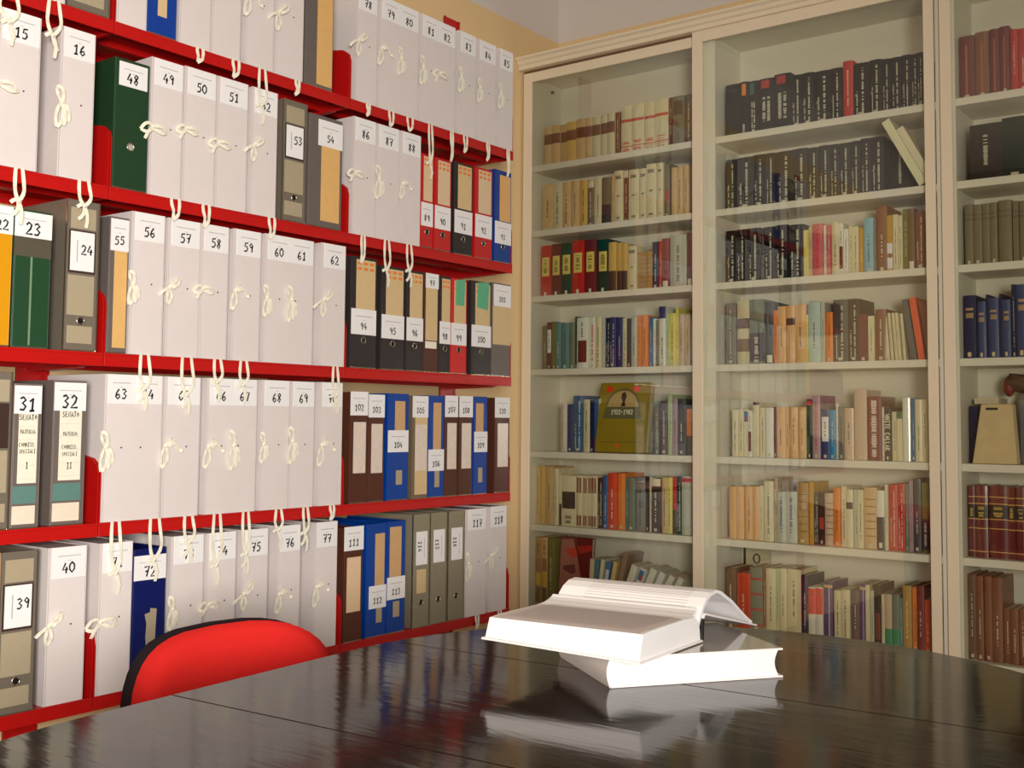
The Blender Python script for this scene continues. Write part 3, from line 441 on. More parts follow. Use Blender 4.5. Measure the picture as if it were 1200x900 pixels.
('middle', 4, 0.9067, 0.9345, 0.2105, 'lilac', 'vr', 0, 'lilac book with red lettering, fifth shelf of middle bookcase bay'),
('middle', 4, 0.935, 0.9652, 0.1657, 'bluew', 'wl', 0, 'deep blue book with white label, fifth shelf of middle bookcase bay'),
('middle', 4, 0.9659, 0.9867, 0.1626, 'cyan', '', 0, 'bright blue book, fifth shelf of middle bookcase bay'),
('middle', 4, 0.9875, 0.9966, 0.1847, 'white', 'gl', 0, 'slim white book with glossy wrap, fifth shelf of middle bookcase bay'),
('middle', 4, 0.9972, 1.0172, 0.1721, 'grey', 'vd', 0, 'grey book with small upright lettering, fifth shelf of middle bookcase bay'),
('middle', 4, 1.0178, 1.0491, 0.1689, 'pbeige', '', 0, 'pinkish beige book, first such from left, fifth shelf of middle bookcase bay'),
('middle', 4, 1.0501, 1.0912, 0.2282, 'pbeige', '', 0, 'pinkish beige book, second such from left, fifth shelf of middle bookcase bay'),
('middle', 4, 1.0917, 1.139, 0.2061, 'dred', 'gv', 0, 'thick dark red book with painted white highlight, fifth shelf of middle bookcase bay'),
('middle', 4, 1.1394, 1.1481, 0.172, 'white', '', 0, 'slim white book, fifth shelf of middle bookcase bay'),
('middle', 4, 1.1487, 1.1695, 0.172, 'dbr', 'WC', 0, 'dark brown book with large capital lettering, fifth shelf of middle bookcase bay'),
('middle', 4, 1.1701, 1.1877, 0.1567, 'cream', '', 0, 'slim cream book, first such from left, fifth shelf of middle bookcase bay'),
('middle', 4, 1.1883, 1.2059, 0.1567, 'cream', 'gt', 0, 'slim cream book with green top, fifth shelf of middle bookcase bay'),
('middle', 4, 1.2068, 1.2303, 0.2006, 'white', 'gl', 0, 'white book with glossy wrap, fifth shelf of middle bookcase bay'),
('middle', 4, 1.2308, 1.244, 0.1993, 'bblue', '', 0, 'slim steel-blue book, fifth shelf of middle bookcase bay'),
('middle', 4, 1.2446, 1.2659, 0.1961, 'cream', '', 0, 'cream book, fifth shelf of middle bookcase bay'),
('middle', 4, 1.2665, 1.286, 0.1961, 'cream', '', 0, 'slim cream book, second such from left, fifth shelf of middle bookcase bay'),
('middle', 5, 0.6047, 0.6316, 0.1786, 'or_tan', '', 0, 'orange-tan book, first such from left, sixth shelf of middle bookcase bay'),
('middle', 5, 0.6323, 0.6604, 0.1798, 'or_tan', '', 0, 'orange-tan book, second such from left, sixth shelf of middle bookcase bay'),
('middle', 5, 0.6612, 0.6904, 0.181, 'or_tan', '', 0, 'orange-tan book, third such from left, sixth shelf of middle bookcase bay'),
('middle', 5, 0.6911, 0.7159, 0.1822, 'or_tan', '', 0, 'orange-tan book, fourth such from left, sixth shelf of middle bookcase bay'),
('middle', 5, 0.7166, 0.7314, 0.1863, 'cream', '', 0, 'slim cream book, first such from left, sixth shelf of middle bookcase bay'),
('middle', 5, 0.7322, 0.7677, 0.2037, 'cream', 'vd', 0, 'cream book with small upright lettering, sixth shelf of middle bookcase bay'),
('middle', 5, 0.7685, 0.7802, 0.2144, 'pbeige', '', 0, 'slim pinkish beige book, sixth shelf of middle bookcase bay'),
('middle', 5, 0.7808, 0.8131, 0.1687, 'pgrey', 'vn', 0, 'pale grey book with blue lettering, first such from left, sixth shelf of middle bookcase bay'),
('middle', 5, 0.8137, 0.8531, 0.1704, 'pgrey', 'vn', 0, 'pale grey book with blue lettering, second such from left, sixth shelf of middle bookcase bay'),
('middle', 5, 0.8539, 0.8922, 0.2021, 'ochre', 'hs', 0, 'ochre book with horizontal print, sixth shelf of middle bookcase bay'),
('middle', 5, 0.8928, 0.9088, 0.2052, 'must', '', 0, 'slim mustard book, sixth shelf of middle bookcase bay'),
('middle', 5, 0.9093, 0.9252, 0.1722, 'dgrey', 'vw', 0, 'slim dark grey book with light upright lettering, sixth shelf of middle bookcase bay'),
('middle', 5, 0.9258, 0.9449, 0.1731, 'dbr', 'rb', 0, 'slim dark brown book with red mark, sixth shelf of middle bookcase bay'),
('middle', 5, 0.9455, 0.9775, 0.1711, 'pbeige', 'hs', 0, 'pinkish beige book with horizontal print, sixth shelf of middle bookcase bay'),
('middle', 5, 0.9782, 1.0015, 0.1912, 'orange', '', 0, 'orange book, sixth shelf of middle bookcase bay'),
('middle', 5, 1.0021, 1.0207, 0.1952, 'cream', 'vd', 0, 'slim cream book with small upright lettering, first from left, sixth shelf of middle bay'),
('middle', 5, 1.0213, 1.0436, 0.1868, 'cream', 'dsq', 0, 'cream book with dark notch, sixth shelf of middle bookcase bay'),
('middle', 5, 1.0442, 1.0588, 0.1876, 'pgrey', '', 0, 'slim pale grey book, sixth shelf of middle bookcase bay'),
('middle', 5, 1.0594, 1.0777, 0.1871, 'cream', 'vd', 0, 'slim cream book with small upright lettering, second from left, sixth shelf of middle bay'),
('middle', 5, 1.0783, 1.12, 0.1959, 'tan', 'hs', 0, 'tan book with horizontal print, sixth shelf of middle bookcase bay'),
('middle', 5, 1.1206, 1.1459, 0.1881, 'white', 'kh', 0, 'white book with black lower half, sixth shelf of middle bookcase bay'),
('middle', 5, 1.1466, 1.157, 0.2073, 'cream', '', 0, 'slim cream book, second such from left, sixth shelf of middle bookcase bay'),
('middle', 5, 1.1576, 1.1843, 0.2081, 'red', 'vw', 0, 'red book with light upright lettering, first such from left, sixth shelf of middle bookcase bay'),
('middle', 5, 1.185, 1.2085, 0.2121, 'red', 'vw', 0, 'red book with light upright lettering, second such from left, sixth shelf of middle bookcase bay'),
('middle', 5, 1.2091, 1.2205, 0.2129, 'ggreen', '', 0, 'slim grey-green book, sixth shelf of middle bookcase bay'),
('middle', 5, 1.2211, 1.2348, 0.2225, 'lilac', '', 0, 'slim lilac book, sixth shelf of middle bookcase bay'),
('middle', 5, 1.2355, 1.2598, 0.2292, 'dgrey', '', 0, 'dark grey book, sixth shelf of middle bookcase bay'),
('middle', 5, 1.2603, 1.2832, 0.2182, 'olive', 'kl', 0, 'olive book with dark lower label, sixth shelf of middle bookcase bay'),
('middle', 6, 0.5911, 0.6303, 0.2071, 'brn', '', 0, 'brown book, lowest visible shelf of middle bookcase bay'),
('middle', 6, 0.631, 0.6803, 0.1913, 'ored', '', 0, 'thick orange-red book, lowest visible shelf of middle bookcase bay'),
('middle', 6, 0.6811, 0.7261, 0.215, 'ggreen', 'r3', 0, 'thick grey-green book with red bands, lowest visible shelf of middle bookcase bay'),
('middle', 6, 0.7268, 0.738, 0.2175, 'rust', '', 0, 'slim rust-brown book, lowest visible shelf of middle bookcase bay'),
('middle', 6, 0.7387, 0.774, 0.2163, 'cream', '', 0, 'cream book, first such from left, lowest visible shelf of middle bookcase bay'),
('middle', 6, 0.7747, 0.7871, 0.2184, 'pgreen', '', 0, 'slim pale green book, lowest visible shelf of middle bookcase bay'),
('middle', 6, 0.7878, 0.8137, 0.2201, 'cream', '', 0, 'cream book, second such from left, lowest visible shelf of middle bookcase bay'),
('middle', 6, 0.8144, 0.863, 0.2202, 'cream', '', 0, 'thick cream book, lowest visible shelf of middle bookcase bay'),
('middle', 6, 0.8636, 0.8895, 0.2045, 'navy', '', 0, 'navy book, lowest visible shelf of middle bookcase bay'),
('middle', 6, 0.89, 0.9138, 0.1678, 'white', 'rh', 0, 'white book with red upper half, first from left, lowest visible shelf of middle bay'),
('middle', 6, 0.9145, 0.94, 0.1702, 'white', 'rh', 0, 'white book with red upper half, second from left, lowest visible shelf of middle bay'),
('middle', 6, 0.9408, 0.9706, 0.1897, 'purple', 'vl', 0, 'purple book with white line, lowest visible shelf of middle bookcase bay'),
('middle', 6, 0.975, 0.9994, 0.1648, 'cream', 'vd', 0, 'cream book with small upright lettering, first from left, lowest visible shelf of middle bay'),
('middle', 6, 1.0008, 1.03, 0.1706, 'cream', 'vd', 0, 'cream book with small upright lettering, second from left, lowest visible shelf of middle bay'),
('middle', 6, 1.0307, 1.0603, 0.1704, 'mauve', '', 0, 'mauve book, lowest visible shelf of middle bookcase bay'),
('middle', 6, 1.061, 1.0804, 0.1943, 'purple', 'vl', 0, 'slim purple book with white line, lowest visible shelf of middle bookcase bay'),
('middle', 6, 1.081, 1.0947, 0.1929, 'cream', '', 0, 'slim cream book, first such from left, lowest visible shelf of middle bookcase bay'),
('middle', 6, 1.0952, 1.1069, 0.1759, 'pgrey', '', 0, 'slim pale grey book, lowest visible shelf of middle bookcase bay'),
('middle', 6, 1.1077, 1.1286, 0.1957, 'dbr', 'bs', 0, 'dark brown book with dark block, lowest visible shelf of middle bookcase bay'),
('middle', 6, 1.129, 1.1394, 0.167, 'cream', '', 0, 'slim cream book, second such from left, lowest visible shelf of middle bookcase bay'),
('middle', 6, 1.14, 1.1637, 0.1688, 'pbeige', 'gh', 0, 'pinkish beige book with green lower half, lowest visible shelf of middle bookcase bay'),
('middle', 6, 1.1644, 1.1879, 0.1712, 'ggreen', 'gh', 0, 'grey-green book with green lower half, lowest visible shelf of middle bookcase bay'),
('middle', 6, 1.1884, 1.198, 0.1609, 'teal', '', 0, 'slim teal book, lowest visible shelf of middle bookcase bay'),
('middle', 6, 1.1989, 1.2263, 0.2017, 'ochre', '', 0, 'ochre book, lowest visible shelf of middle bookcase bay'),
('middle', 6, 1.2268, 1.2428, 0.1978, 'orange', '', 0, 'slim orange book, lowest visible shelf of middle bookcase bay'),
('middle', 6, 1.2434, 1.2663, 0.2057, 'dred', '', 0, 'dark red book, lowest visible shelf of middle bookcase bay'),
('middle', 6, 1.2666, 1.2841, 0.1634, 'ored', '', 0, 'slim orange-red book, lowest visible shelf of middle bookcase bay'),
('right', 0, 1.396, 1.443, 0.2028, 'mar', 'gv2', 0, 'thick maroon book with gilt line, top shelf of right bookcase bay'),
('right', 0, 1.4437, 1.4853, 0.208, 'rust', 'gv2', 0, 'rust-brown book with gilt line, top shelf of right bookcase bay'),
('right', 0, 1.4873, 1.5164, 0.2088, 'mar', 'gv2', 0, 'maroon book with gilt line, first such from left, top shelf of right bookcase bay'),
('right', 0, 1.5171, 1.5459, 0.2098, 'mar', 'gv2', 0, 'maroon book with gilt line, second such from left, top shelf of right bookcase bay'),
('right', 0, 1.5465, 1.5685, 0.1973, 'red', '', 0, 'red book, first such from left, top shelf of right bookcase bay'),
('right', 0, 1.5691, 1.5949, 0.1943, 'red', '', 0, 'red book, second such from left, top shelf of right bookcase bay'),
('right', 1, 1.4236, 1.518, 0.1764, 'blk2', '', 0, 'thick faded black book, second shelf of right bookcase bay'),
('right', 1, 1.5188, 1.5898, 0.1846, 'blkg', '', 0, 'thick black-green book, second shelf of right bookcase bay'),
('right', 2, 1.4045, 1.4295, 0.1906, 'gbrn', 'b2', 0, 'grey-brown book with faint bands, first such from left, third shelf of right bookcase bay'),
('right', 2, 1.4301, 1.4555, 0.1877, 'gbrn', 'b2', 0, 'grey-brown book with faint bands, second such from left, third shelf of right bookcase bay'),
('right', 2, 1.4562, 1.4793, 0.1878, 'gbrn', 'b2', 0, 'grey-brown book with faint bands, third such from left, third shelf of right bookcase bay'),
('right', 2, 1.48, 1.501, 0.1881, 'gbrn', 'b2', 0, 'grey-brown book with faint bands, fourth such from left, third shelf of right bookcase bay'),
('right', 2, 1.5024, 1.5414, 0.193, 'gbrn', 'b2', 0, 'grey-brown book with faint bands, fifth such from left, third shelf of right bookcase bay'),
('right', 2, 1.5452, 1.5619, 0.1859, 'gbrn', 'b2', 0, 'slim grey-brown book with faint bands, third shelf of right bookcase bay'),
('right', 2, 1.5625, 1.5848, 0.185, 'gbrn', 'b2', 0, 'grey-brown book with faint bands, sixth such from left, third shelf of right bookcase bay'),
('right', 3, 1.3978, 1.4347, 0.1949, 'navy', 'gt2', 0, 'navy book with gilt title, fourth shelf of right bookcase bay'),
('right', 3, 1.4358, 1.461, 0.1754, 'bluew', 'gt2', 0, 'deep blue book with gilt title, first such from left, fourth shelf of right bookcase bay'),
('right', 3, 1.4618, 1.4704, 0.1954, 'navy', '', 0, 'slim navy book, first such from left, fourth shelf of right bookcase bay'),
('right', 3, 1.471, 1.5004, 0.1837, 'bluew', 'gt2', 0, 'deep blue book with gilt title, second such from left, fourth shelf of right bookcase bay'),
('right', 3, 1.5012, 1.5096, 0.1951, 'navy', '', 0, 'slim navy book, second such from left, fourth shelf of right bookcase bay'),
('right', 3, 1.5101, 1.534, 0.176, 'bluew', 'gt2', 0, 'deep blue book with gilt title, third such from left, fourth shelf of right bookcase bay'),
('right', 3, 1.535, 1.5472, 0.2218, 'navy', '', 0, 'slim navy book, third such from left, fourth shelf of right bookcase bay'),
('right', 3, 1.5485, 1.5797, 0.2203, 'bluew', 'gt2', 0, 'deep blue book with gilt title, fourth such from left, fourth shelf of right bookcase bay'),
('right', 4, 1.4011, 1.437, 0.1748, 'navy', '', 0, 'navy book, fifth shelf of right bookcase bay'),
('right', 4, 1.4377, 1.4588, 0.1817, 'bblue', '', 0, 'steel-blue book, fifth shelf of right bookcase bay'),
('right', 5, 1.4001, 1.4207, 0.2148, 'mar', 'kg', 0, 'maroon book with black and gold band, first from left, sixth shelf of right bay'),
('right', 5, 1.4214, 1.4588, 0.216, 'mar', 'kg', 0, 'maroon book with black and gold band, second from left, sixth shelf of right bay'),
('right', 5, 1.4594, 1.5136, 0.2166, 'mar', 'kg', 0, 'thick maroon book with black and gold band, sixth shelf of right bookcase bay'),
('right', 5, 1.5143, 1.5346, 0.2148, 'mar', 'kg', 0, 'maroon book with black and gold band, third from left, sixth shelf of right bay'),
('right', 5, 1.5353, 1.5681, 0.216, 'mar', 'kg', 0, 'maroon book with black and gold band, fourth from left, sixth shelf of right bay'),
('right', 6, 1.3854, 1.4198, 0.2539, 'brn', '', 0, 'brown book, lowest visible shelf of right bookcase bay'),
('right', 6, 1.4204, 1.4413, 0.2516, 'rust', '', 0, 'rust-brown book, first such from left, lowest visible shelf of right bookcase bay'),
('right', 6, 1.4426, 1.4647, 0.2523, 'rust', '', 0, 'rust-brown book, second such from left, lowest visible shelf of right bookcase bay'),
('right', 6, 1.466, 1.4956, 0.2507, 'rust', '', 0, 'rust-brown book, third such from left, lowest visible shelf of right bookcase bay'),
('right', 6, 1.496, 1.517, 0.159, 'rust', '', 0, 'rust-brown book, fourth such from left, lowest visible shelf of right bookcase bay'),
('right', 6, 1.5176, 1.5391, 0.1613, 'rust', '', 0, 'rust-brown book, fifth such from left, lowest visible shelf of right bookcase bay'),
('right', 6, 1.5398, 1.5617, 0.1637, 'rust', '', 0, 'rust-brown book, sixth such from left, lowest visible shelf of right bookcase bay'),
]

WALLCOL = (226, 196, 146)
# ------------------------------------------------------------------ the room
m_wall = mat(WALLCOL, .85, 1.0, .03, 4, name='cream_wall_paint'); m_white_wall = mat((214, 206, 198), .85, 1.0, .03, 4, name='white_wall_paint')
m_ceil = mat((220, 216, 210), .9, 1, .02, 3); m_floor = mat((120, 84, 60), .5, 1, .15, 6, stretch=(1, 12, 1))
XL, XR, YF, YB, ZC = -.27, 3.7, -5.6, .27, 3.15; ZP = 2.748
struct('floor', MB().box(XL-.1, XR+.1, YF-.1, YB+.1, -.05, 0), m_floor)
struct('ceiling', MB().box(XL-.1, XR+.1, YF-.1, YB+.1, ZC, ZC+.05), m_ceil)
struct('wall_left', MB().box(XL-.1, XL, YF, YB+.1, 0, ZP), m_wall)
struct('wall_back', MB().box(XL, XR, YB, YB+.1, 0, ZP), m_wall)
b = MB().box(XR, XR+.1, YF, -5.25, 0, ZC).box(XR, XR+.1, -3.95, YB+.1, 0, ZC).box(XR, XR+.1, -5.25, -3.95, 0, .9).box(XR, XR+.1, -5.25, -3.95, 2.35, ZC)
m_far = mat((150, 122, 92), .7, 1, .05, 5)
struct('wall_right', b, m_far)
struct('wall_front', MB().box(XL-.1, XR+.1, YF-.1, YF, 0, ZC), m_far)
struct('trim_1', MB().box(XL-.1, XL, YF, YB+.1, ZP, ZC), m_white_wall)       # the white upper band of the walls
struct('trim_2', MB().box(XL, XR, YB, YB+.1, ZP, ZC), m_white_wall)
m_wood = mat((234, 221, 193), .42, .95, .03, 8, name='ivory_lacquer')
b = MB().box(XR+.02, XR+.08, -5.25, -5.18, .9, 2.35).box(XR+.02, XR+.08, -4.02, -3.95, .9, 2.35).box(XR+.02, XR+.08, -5.18, -4.02, .9, .97).box(XR+.02, XR+.08, -5.18, -4.02, 2.28, 2.35).box(XR+.02, XR+.08, -4.63, -4.57, .97, 2.28)
struct('window_1', b, m_wood)
struct('baseboard_back', MB().box(XL+.002, XR, YB-.012, YB, 0, .08), m_wood)

# ------------------------------------------------------------------ red steel shelving
m_red = mat((186, 16, 14), .38, 1.0, .04, 12, name='red_enamel')
RZ = {1: 2.117, 2: 1.714, 3: 1.317, 4: .918, 5: .518}
BAYS = [(-2.785, -1.995), (-1.995, -1.205), (-1.205, -.397)]
t = bpy.data.objects.new('steel_shelving', None); COLL.objects.link(t); t.location = (-.13, -1.6, 0)
tag(t, 'red steel shelving along the left wall, five levels full of numbered files', 'shelving')
def P(name, mb, m, par, **k):
    mb.v = [tuple(Vector(v) - par.location) for v in mb.v]; return obj(name, mb, m, par, **k)
for rr, z in RZ.items():
    for y0, y1 in BAYS:
        b = MB().box(-.26, 0, y0+.001, y1-.001, z-.006, z).box(-.005, 0, y0+.001, y1-.001, z-.032, z-.006).box(-.26, -.255, y0+.001, y1-.001, z-.032, z-.006)
        b.box(-.255, -.005, y0+.001, y0+.004, z-.03, z-.006).box(-.255, -.005, y1-.004, y1-.001, z-.03, z-.006)
        b.box(-.14, -.12, y0+.004, y1-.004, z-.022, z-.006)
        P('shelf', b, m_red, t, bevel=.001)
        for yy in (y0+.002, y1-.0045):
            pr = [(-.258, yy, z-.03), (-.002, yy, z-.03), (-.002, yy, z+.115), (-.008, yy, z+.135), (-.03, yy, z+.15), (-.258, yy, z+.19)]
            P('end_plate', MB().prism(pr, (0, .0025, 0)), m_red, t)
for yy in (-2.78, -2.02, -1.22, -.43):
    zt = 2.645; b = MB().box(-.2695, -.2665, yy-.043, yy+.043, 0, zt).box(-.2695, -.2625, yy-.043, yy-.036, 0, zt).box(-.2695, -.2625, yy+.036, yy+.043, 0, zt)
    for k in range(28): b.box(-.2665, -.266, yy-.006, yy+.006, .3+k*.08, .325+k*.08)
    P('upright', b, m_red, t)
    for z in RZ.values():
        P('bracket', MB().prism([(-.262, yy-.01, z-.032), (-.05, yy-.01, z-.032), (-.06, yy-.01, z-.036), (-.262, yy-.01, z-.040)], (0, .02, 0)), m_red, t)

# ------------------------------------------------------------------ files on the red shelves
m_box = mat((222, 214, 212), .62, 1.0, .035, 25, bump=.08, name='off_white_board'); m_label = mat((244, 240, 240), .6, 1.05, .02, 30)
m_ink = mat((18, 16, 20), .5, 1, .1); m_print = mat((186, 182, 186), .6, 1, .2, 300); m_tape = mat((246, 235, 216), .8, 1, .06, 400, bump=.3, name='cotton_tape')
m_grey = mat((112, 102, 92), .5, 1, .08, 40); m_chrome = mat((200, 190, 170), .25, 1, .05, 60, metal=.9); m_panel = mat((168, 156, 130), .55, 1, .05, 60)
m_dark = mat((20, 18, 18), .5, 1, .1); m_tan = mat((224, 176, 112), .6, 1, .06, 40); m_tan2 = mat((214, 188, 140), .6, 1, .06, 40); m_paper = mat((214, 204, 184), .8, 1, .1, 200, stretch=(1, 30, 1))
m_hole = mat((60, 50, 48), .6, 1, .1); m_orng = mat((230, 130, 50), .6)
m_pocket = mat((228, 214, 200), .12, 1, .12, 50, bump=1.0, coat=.8)
COLB = dict(GR=((30, 62, 38), 'green'), PR=((190, 24, 24), 'red'), PK=((50, 44, 44), 'black'), YE=((214, 150, 10), 'yellow'), DG=((32, 70, 44), 'dark green'), BR=((84, 46, 32), 'brown'),
            BB=((0, 62, 150), 'blue'), NV=((4, 20, 88), 'navy blue'), GC=((112, 98, 78), 'grey'), BT=((10, 60, 150), 'blue'), ST=((110, 100, 88), 'grey'), PG=((200, 20, 24), 'red'), BL=((12, 62, 140), 'blue'))
SEAMS = [-1.995, -1.205, -.397]
CNT = {}
FO = []   # (row, y0, y1, object) to hang the loose tapes on
def patch(par, W, H, u0, u1, v0, v1, m, name='card_label', off=.0006, x=0):
    """thin card on the spine, u across and v up as fractions"""
    y0, y1 = -W/2 + u0*W, -W/2 + u1*W
    return obj(name, MB().box(x, x+off, y0, y1, v0*H, v1*H), m, par)
def numlabel(par, W, H, u0, u1, v0, v1, num, rot=0, x=.0006, hh=None, align=.5):
    l = patch(par, W, H, u0, u1, v0, v1, m_label, 'spine_label', .0012, x=0)
    xx = .0012 + .0003; yc = -W/2 + (u0 + (u1-u0)*align)*W; z0, z1 = v0*H, v1*H; wl = (u1-u0)*W
    hh = (hh or .019)*1.12
    if rot == 0:
        hh = min(hh, wl*.9/(len(num)*.72)) if num else hh
        b = MB().box(.0012, .0014, yc-wl*.34, yc+wl*.34, z0+(z1-z0)*.70, z0+(z1-z0)*.73).box(.0012, .0014, yc-.004, yc+.004, z0+(z1-z0)*.56, z0+(z1-z0)*.58)
        if num: obj('fine_print', b, m_print, l); obj('number', write(num, hh, (xx, yc, z0+(z1-z0)*.33), (0, 1, 0), (0, 0, 1), (1, 0, 0)), m_ink, l)
    elif rot == 1:   # number upright at the right, print line up the left
        obj('fine_print', MB().box(.0012, .0014, yc-wl*.24, yc-wl*.19, z0+.02, z1-.02), m_print, l)
        obj('number', write(num, hh, (xx, yc+wl*.2, z0+(z1-z0)*.55), (0, 1, 0), (0, 0, 1), (1, 0, 0)), m_ink, l)
    else:            # reads downwards
        obj('fine_print', MB().box(.0012, .0014, yc+wl*.2, yc+wl*.24, z0+.02, z1-.02), m_print, l)
        obj('number', write(num, .016, (xx, yc-wl*.2, z0+(z1-z0)*.55), (0, 0, -1), (0, 1, 0), (1, 0, 0)), m_ink, l)
    return l
def bez(p, q, c, n=6): return [tuple(Vector(p)*(1-s)**2 + Vector(c)*2*s*(1-s) + Vector(q)*s*s) for s in [i/n for i in range(n+1)]]
def bow(par, y, z, style):
    """a tied cotton tape: knot, loops and tails standing a little off the spine"""
    b = MB(); g = lambda a, c, x=.006: (x, y+a*.001, z+c*.001); q = random.uniform(1.15, 1.5)
    T = {'A': [((0,0),(-26,-8),(-14,14)), ((-26,-8),(0,-1),(-14,-16)), ((0,0),(30,-4),(14,10)), ((30,-4),(2,-2),(16,-12)), ((0,0),(-16,-24),(-12,-8))],
         'B': [((0,0),(-8,-42),(-16,-14)), ((-8,-42),(1,-2),(2,-30)), ((0,0),(12,-30),(14,-8)), ((0,0),(-9,26),(-14,10)), ((-9,26),(1,1),(4,22)), ((0,0),(3,-38),(7,-18))],
         'C': [((0,0),(26,22),(10,18)), ((26,22),(2,0),(20,6)), ((0,0),(-26,-18),(-14,-2)), ((0,0),(-4,-34),(-14,-20)), ((-4,-34),(1,-2),(8,-20))],
         'D': [((0,0),(30,-8),(16,14)), ((30,-8),(34,-12),(32,-9)), ((0,0),(-10,-40),(-16,-12)), ((-10,-40),(0,-4),(6,-26)), ((0,0),(14,12),(2,12)), ((14,12),(0,0),(12,0))]}[style]
    for i, (p0, p1, c) in enumerate(T):
        b.ribbon(bez(g(p0[0]*q, p0[1]*q, .006), g(p1[0]*q, p1[1]*q, .004 + .003*(i % 2)), g(c[0]*q*1.1, c[1]*q*1.1, .014), 8), .0082, face=(1, 0, 0), twist=.14)
    b.ribbon([g(-4, 3, .005), g(0, 1, .012), g(4, -3, .005)], .008); b.ribbon([g(-1, -5, .006), g(1, 0, .013), g(0, 5, .006)], .007)
    return obj('ribbon_bow', b, m_tape, par)
NTH = 'first second third fourth fifth sixth seventh eighth ninth tenth eleventh twelfth thirteenth fourteenth fifteenth sixteenth seventeenth eighteenth nineteenth twentieth'.split()
ORDN = ['top', 'second', 'third', 'fourth', 'fifth']
blankn = 0
for row, y0, y1, Hh, ty, num, st in FILES:
    for q in SEAMS:
        if y0 < q+.0055 and y1 > q-.0055:
            if q - y0 > y1 - q: y1 = min(y1, q-.0055)
            else: y0 = max(y0, q+.0055)
    CNT[row] = CNT.get(row, 0) + 1; PL = ', %s file from left, %s red shelf' % (NTH[CNT[row]-1], ORDN[row-1])
    W = y1 - y0 - .0012; z = RZ[row]; n1 = num.split(',')[0]; dp = .244
    loc = (random.uniform(-.003, 0), (y0+y1)/2, z + .0005)
    if ty in ('W', 'WW'):
        b = MB()
        b.box(-dp, -.0035, -W/2+.003, W/2-.0015, .001, Hh-.002)                       # the carton
        b.box(-.0035, 0, -W/2+.0048, W/2-.0028, 0, Hh)                                # spine board
        b.box(-dp-.004, 0, -W/2, -W/2+.003, 0, Hh).box(-dp-.004, 0, W/2-.0015, W/2, 0, Hh)   # cover boards
        txt = {'': 'white archive box'}.get(num) or ('wide white archive box, %s and %s' % tuple(num.split(',')) if ',' in num else 'white archive box, %s' % num)
        if not num:
            blankn += 1; txt = ['white archive box right of the grey binder', 'white archive box just right of the small-labelled blue binder', 'white archive box with bow, second right of the blue binder',
                'white archive box, third right of the blue binder', 'white archive box just left of the grey binder with tan card'][blankn-1]
        o = obj('archive_box', b, m_box, loc=loc); tag(o, txt + PL if num else txt + ', top red shelf', 'file box')
        if num:
            if ty == 'W': numlabel(o, W, Hh, .1, .97, .80, .998, num, hh=.021)
            else:
                a, c = num.split(','); numlabel(o, W, Hh, .05, .5, .80, .998, a, hh=.021); numlabel(o, W, Hh, .505, .98, .80, .998, c, hh=.021)
        obj('eyelet', MB().tube([(-.001, -W*.02+W*.15, Hh*.5), (.0006, -W*.02+W*.15, Hh*.5)], .0022), m_hole, o)
        if ty == 'WW': obj('eyelet', MB().tube([(-.001, -W*.2, Hh*.5), (.0006, -W*.2, Hh*.5)], .0022), m_hole, o)
        if st: bow(o, -W/2 + .004, Hh*(.51 + random.uniform(-.03, .03)), st)
        if ty == 'WW' and num != '63,64': bow(o, .002, Hh*.5, 'B' if num != '81,82' else 'A')
    else:
        base = {'M': (112, 104, 92), 'G': (104, 96, 92), 'S': (108, 98, 92)}.get(ty[0] if ty not in ('GR', 'GC') else 'x')
        if ty in ('MR',): base = (140, 132, 110)
        if base is None: base = COLB[{'PK9': 'PK'}.get(ty, ty[:2])][0]
        word = {'M': 'grey metal-edged', 'G': 'grey', 'S': 'grey'}.get(ty[0] if ty not in ('GR', 'GC') else 'x') or COLB[ty[:2]][1]
        mm = mat(base, .42, 1.0, .08, 50, bump=.1)
        b = MB().box(-.254, 0, -W/2, -W/2+.0025, 0, Hh).box(-.254, 0, W/2-.0025, W/2, 0, Hh).box(-.0028, 0, -W/2+.0025, W/2-.0025, 0, Hh)
        o = obj('ring_binder', b, mm, loc=loc, bevel=.0012)
        obj('sheets', MB().box(-.245, -.03, -W/2+.005, W/2-.008, .004, Hh-.02), m_paper, o)
        obj('spine_hem', MB().box(-.0005, .0004, -W/2+.001, W/2-.001, -.0001, .003), m_chrome, o)
        extra = ''
        ring = None; Q = lambda *a, **k: patch(o, W, Hh, *a, **k)
        if ty[0] == 'M':
            for a in (-W/2-.0003, W/2-.0022): obj('metal_edge', MB().box(-.004, .0012, a, a+.0025, .0, Hh), m_chrome, o)
            if ty == 'MR':
                Q(.12, .9, .86, .97, mat((140, 132, 108), .5), 'title_card'); numlabel(o, W, Hh, .2, .86, .55, .845, num, rot=2); ring = .22
                if num == '114': Q(.25, .8, .3, .51, m_tan2, 'paper_tab')
            else:
                Q(.12, .88, .81, .95, m_panel, 'title_card'); Q(.08, .9, .515, .80, mat((60, 42, 36), .5), 'card_frame'); 
                if num: numlabel(o, W, Hh, .13, .85, .53, .79, num, rot=1, hh=.02)
                Q(.08, .88, .235, .5, m_panel, 'title_card'); Q(.1, .86, .05, .165, m_panel, 'title_card'); ring = .2
            extra = ' with beige panels' if num not in ('114', '115', '116') else ' with upright label'
        elif ty[0] == 'G' and ty not in ('GR', 'GC'):
            a = {'G1': (.42, .97, .03, .87, .42, 1.0, .87, .99), 'G2': (.37, .93, .06, .75, .27, 1.0, .73, .965), 'G3': (.28, .93, .04, .77, .06, .98, .75, .985)}[ty]
            Q(*a[:4], mat((224, 180, 112), .5, coat=.3), 'title_card'); numlabel(o, W, Hh, *a[4:], num, hh=.018); extra = ' with long tan card'
        elif ty[0] == 'S' and ty != 'ST':
            c = Q(.2, .86, .31, .80, mat((240, 232, 212), .6), 'title_card')
            cy = W*.03
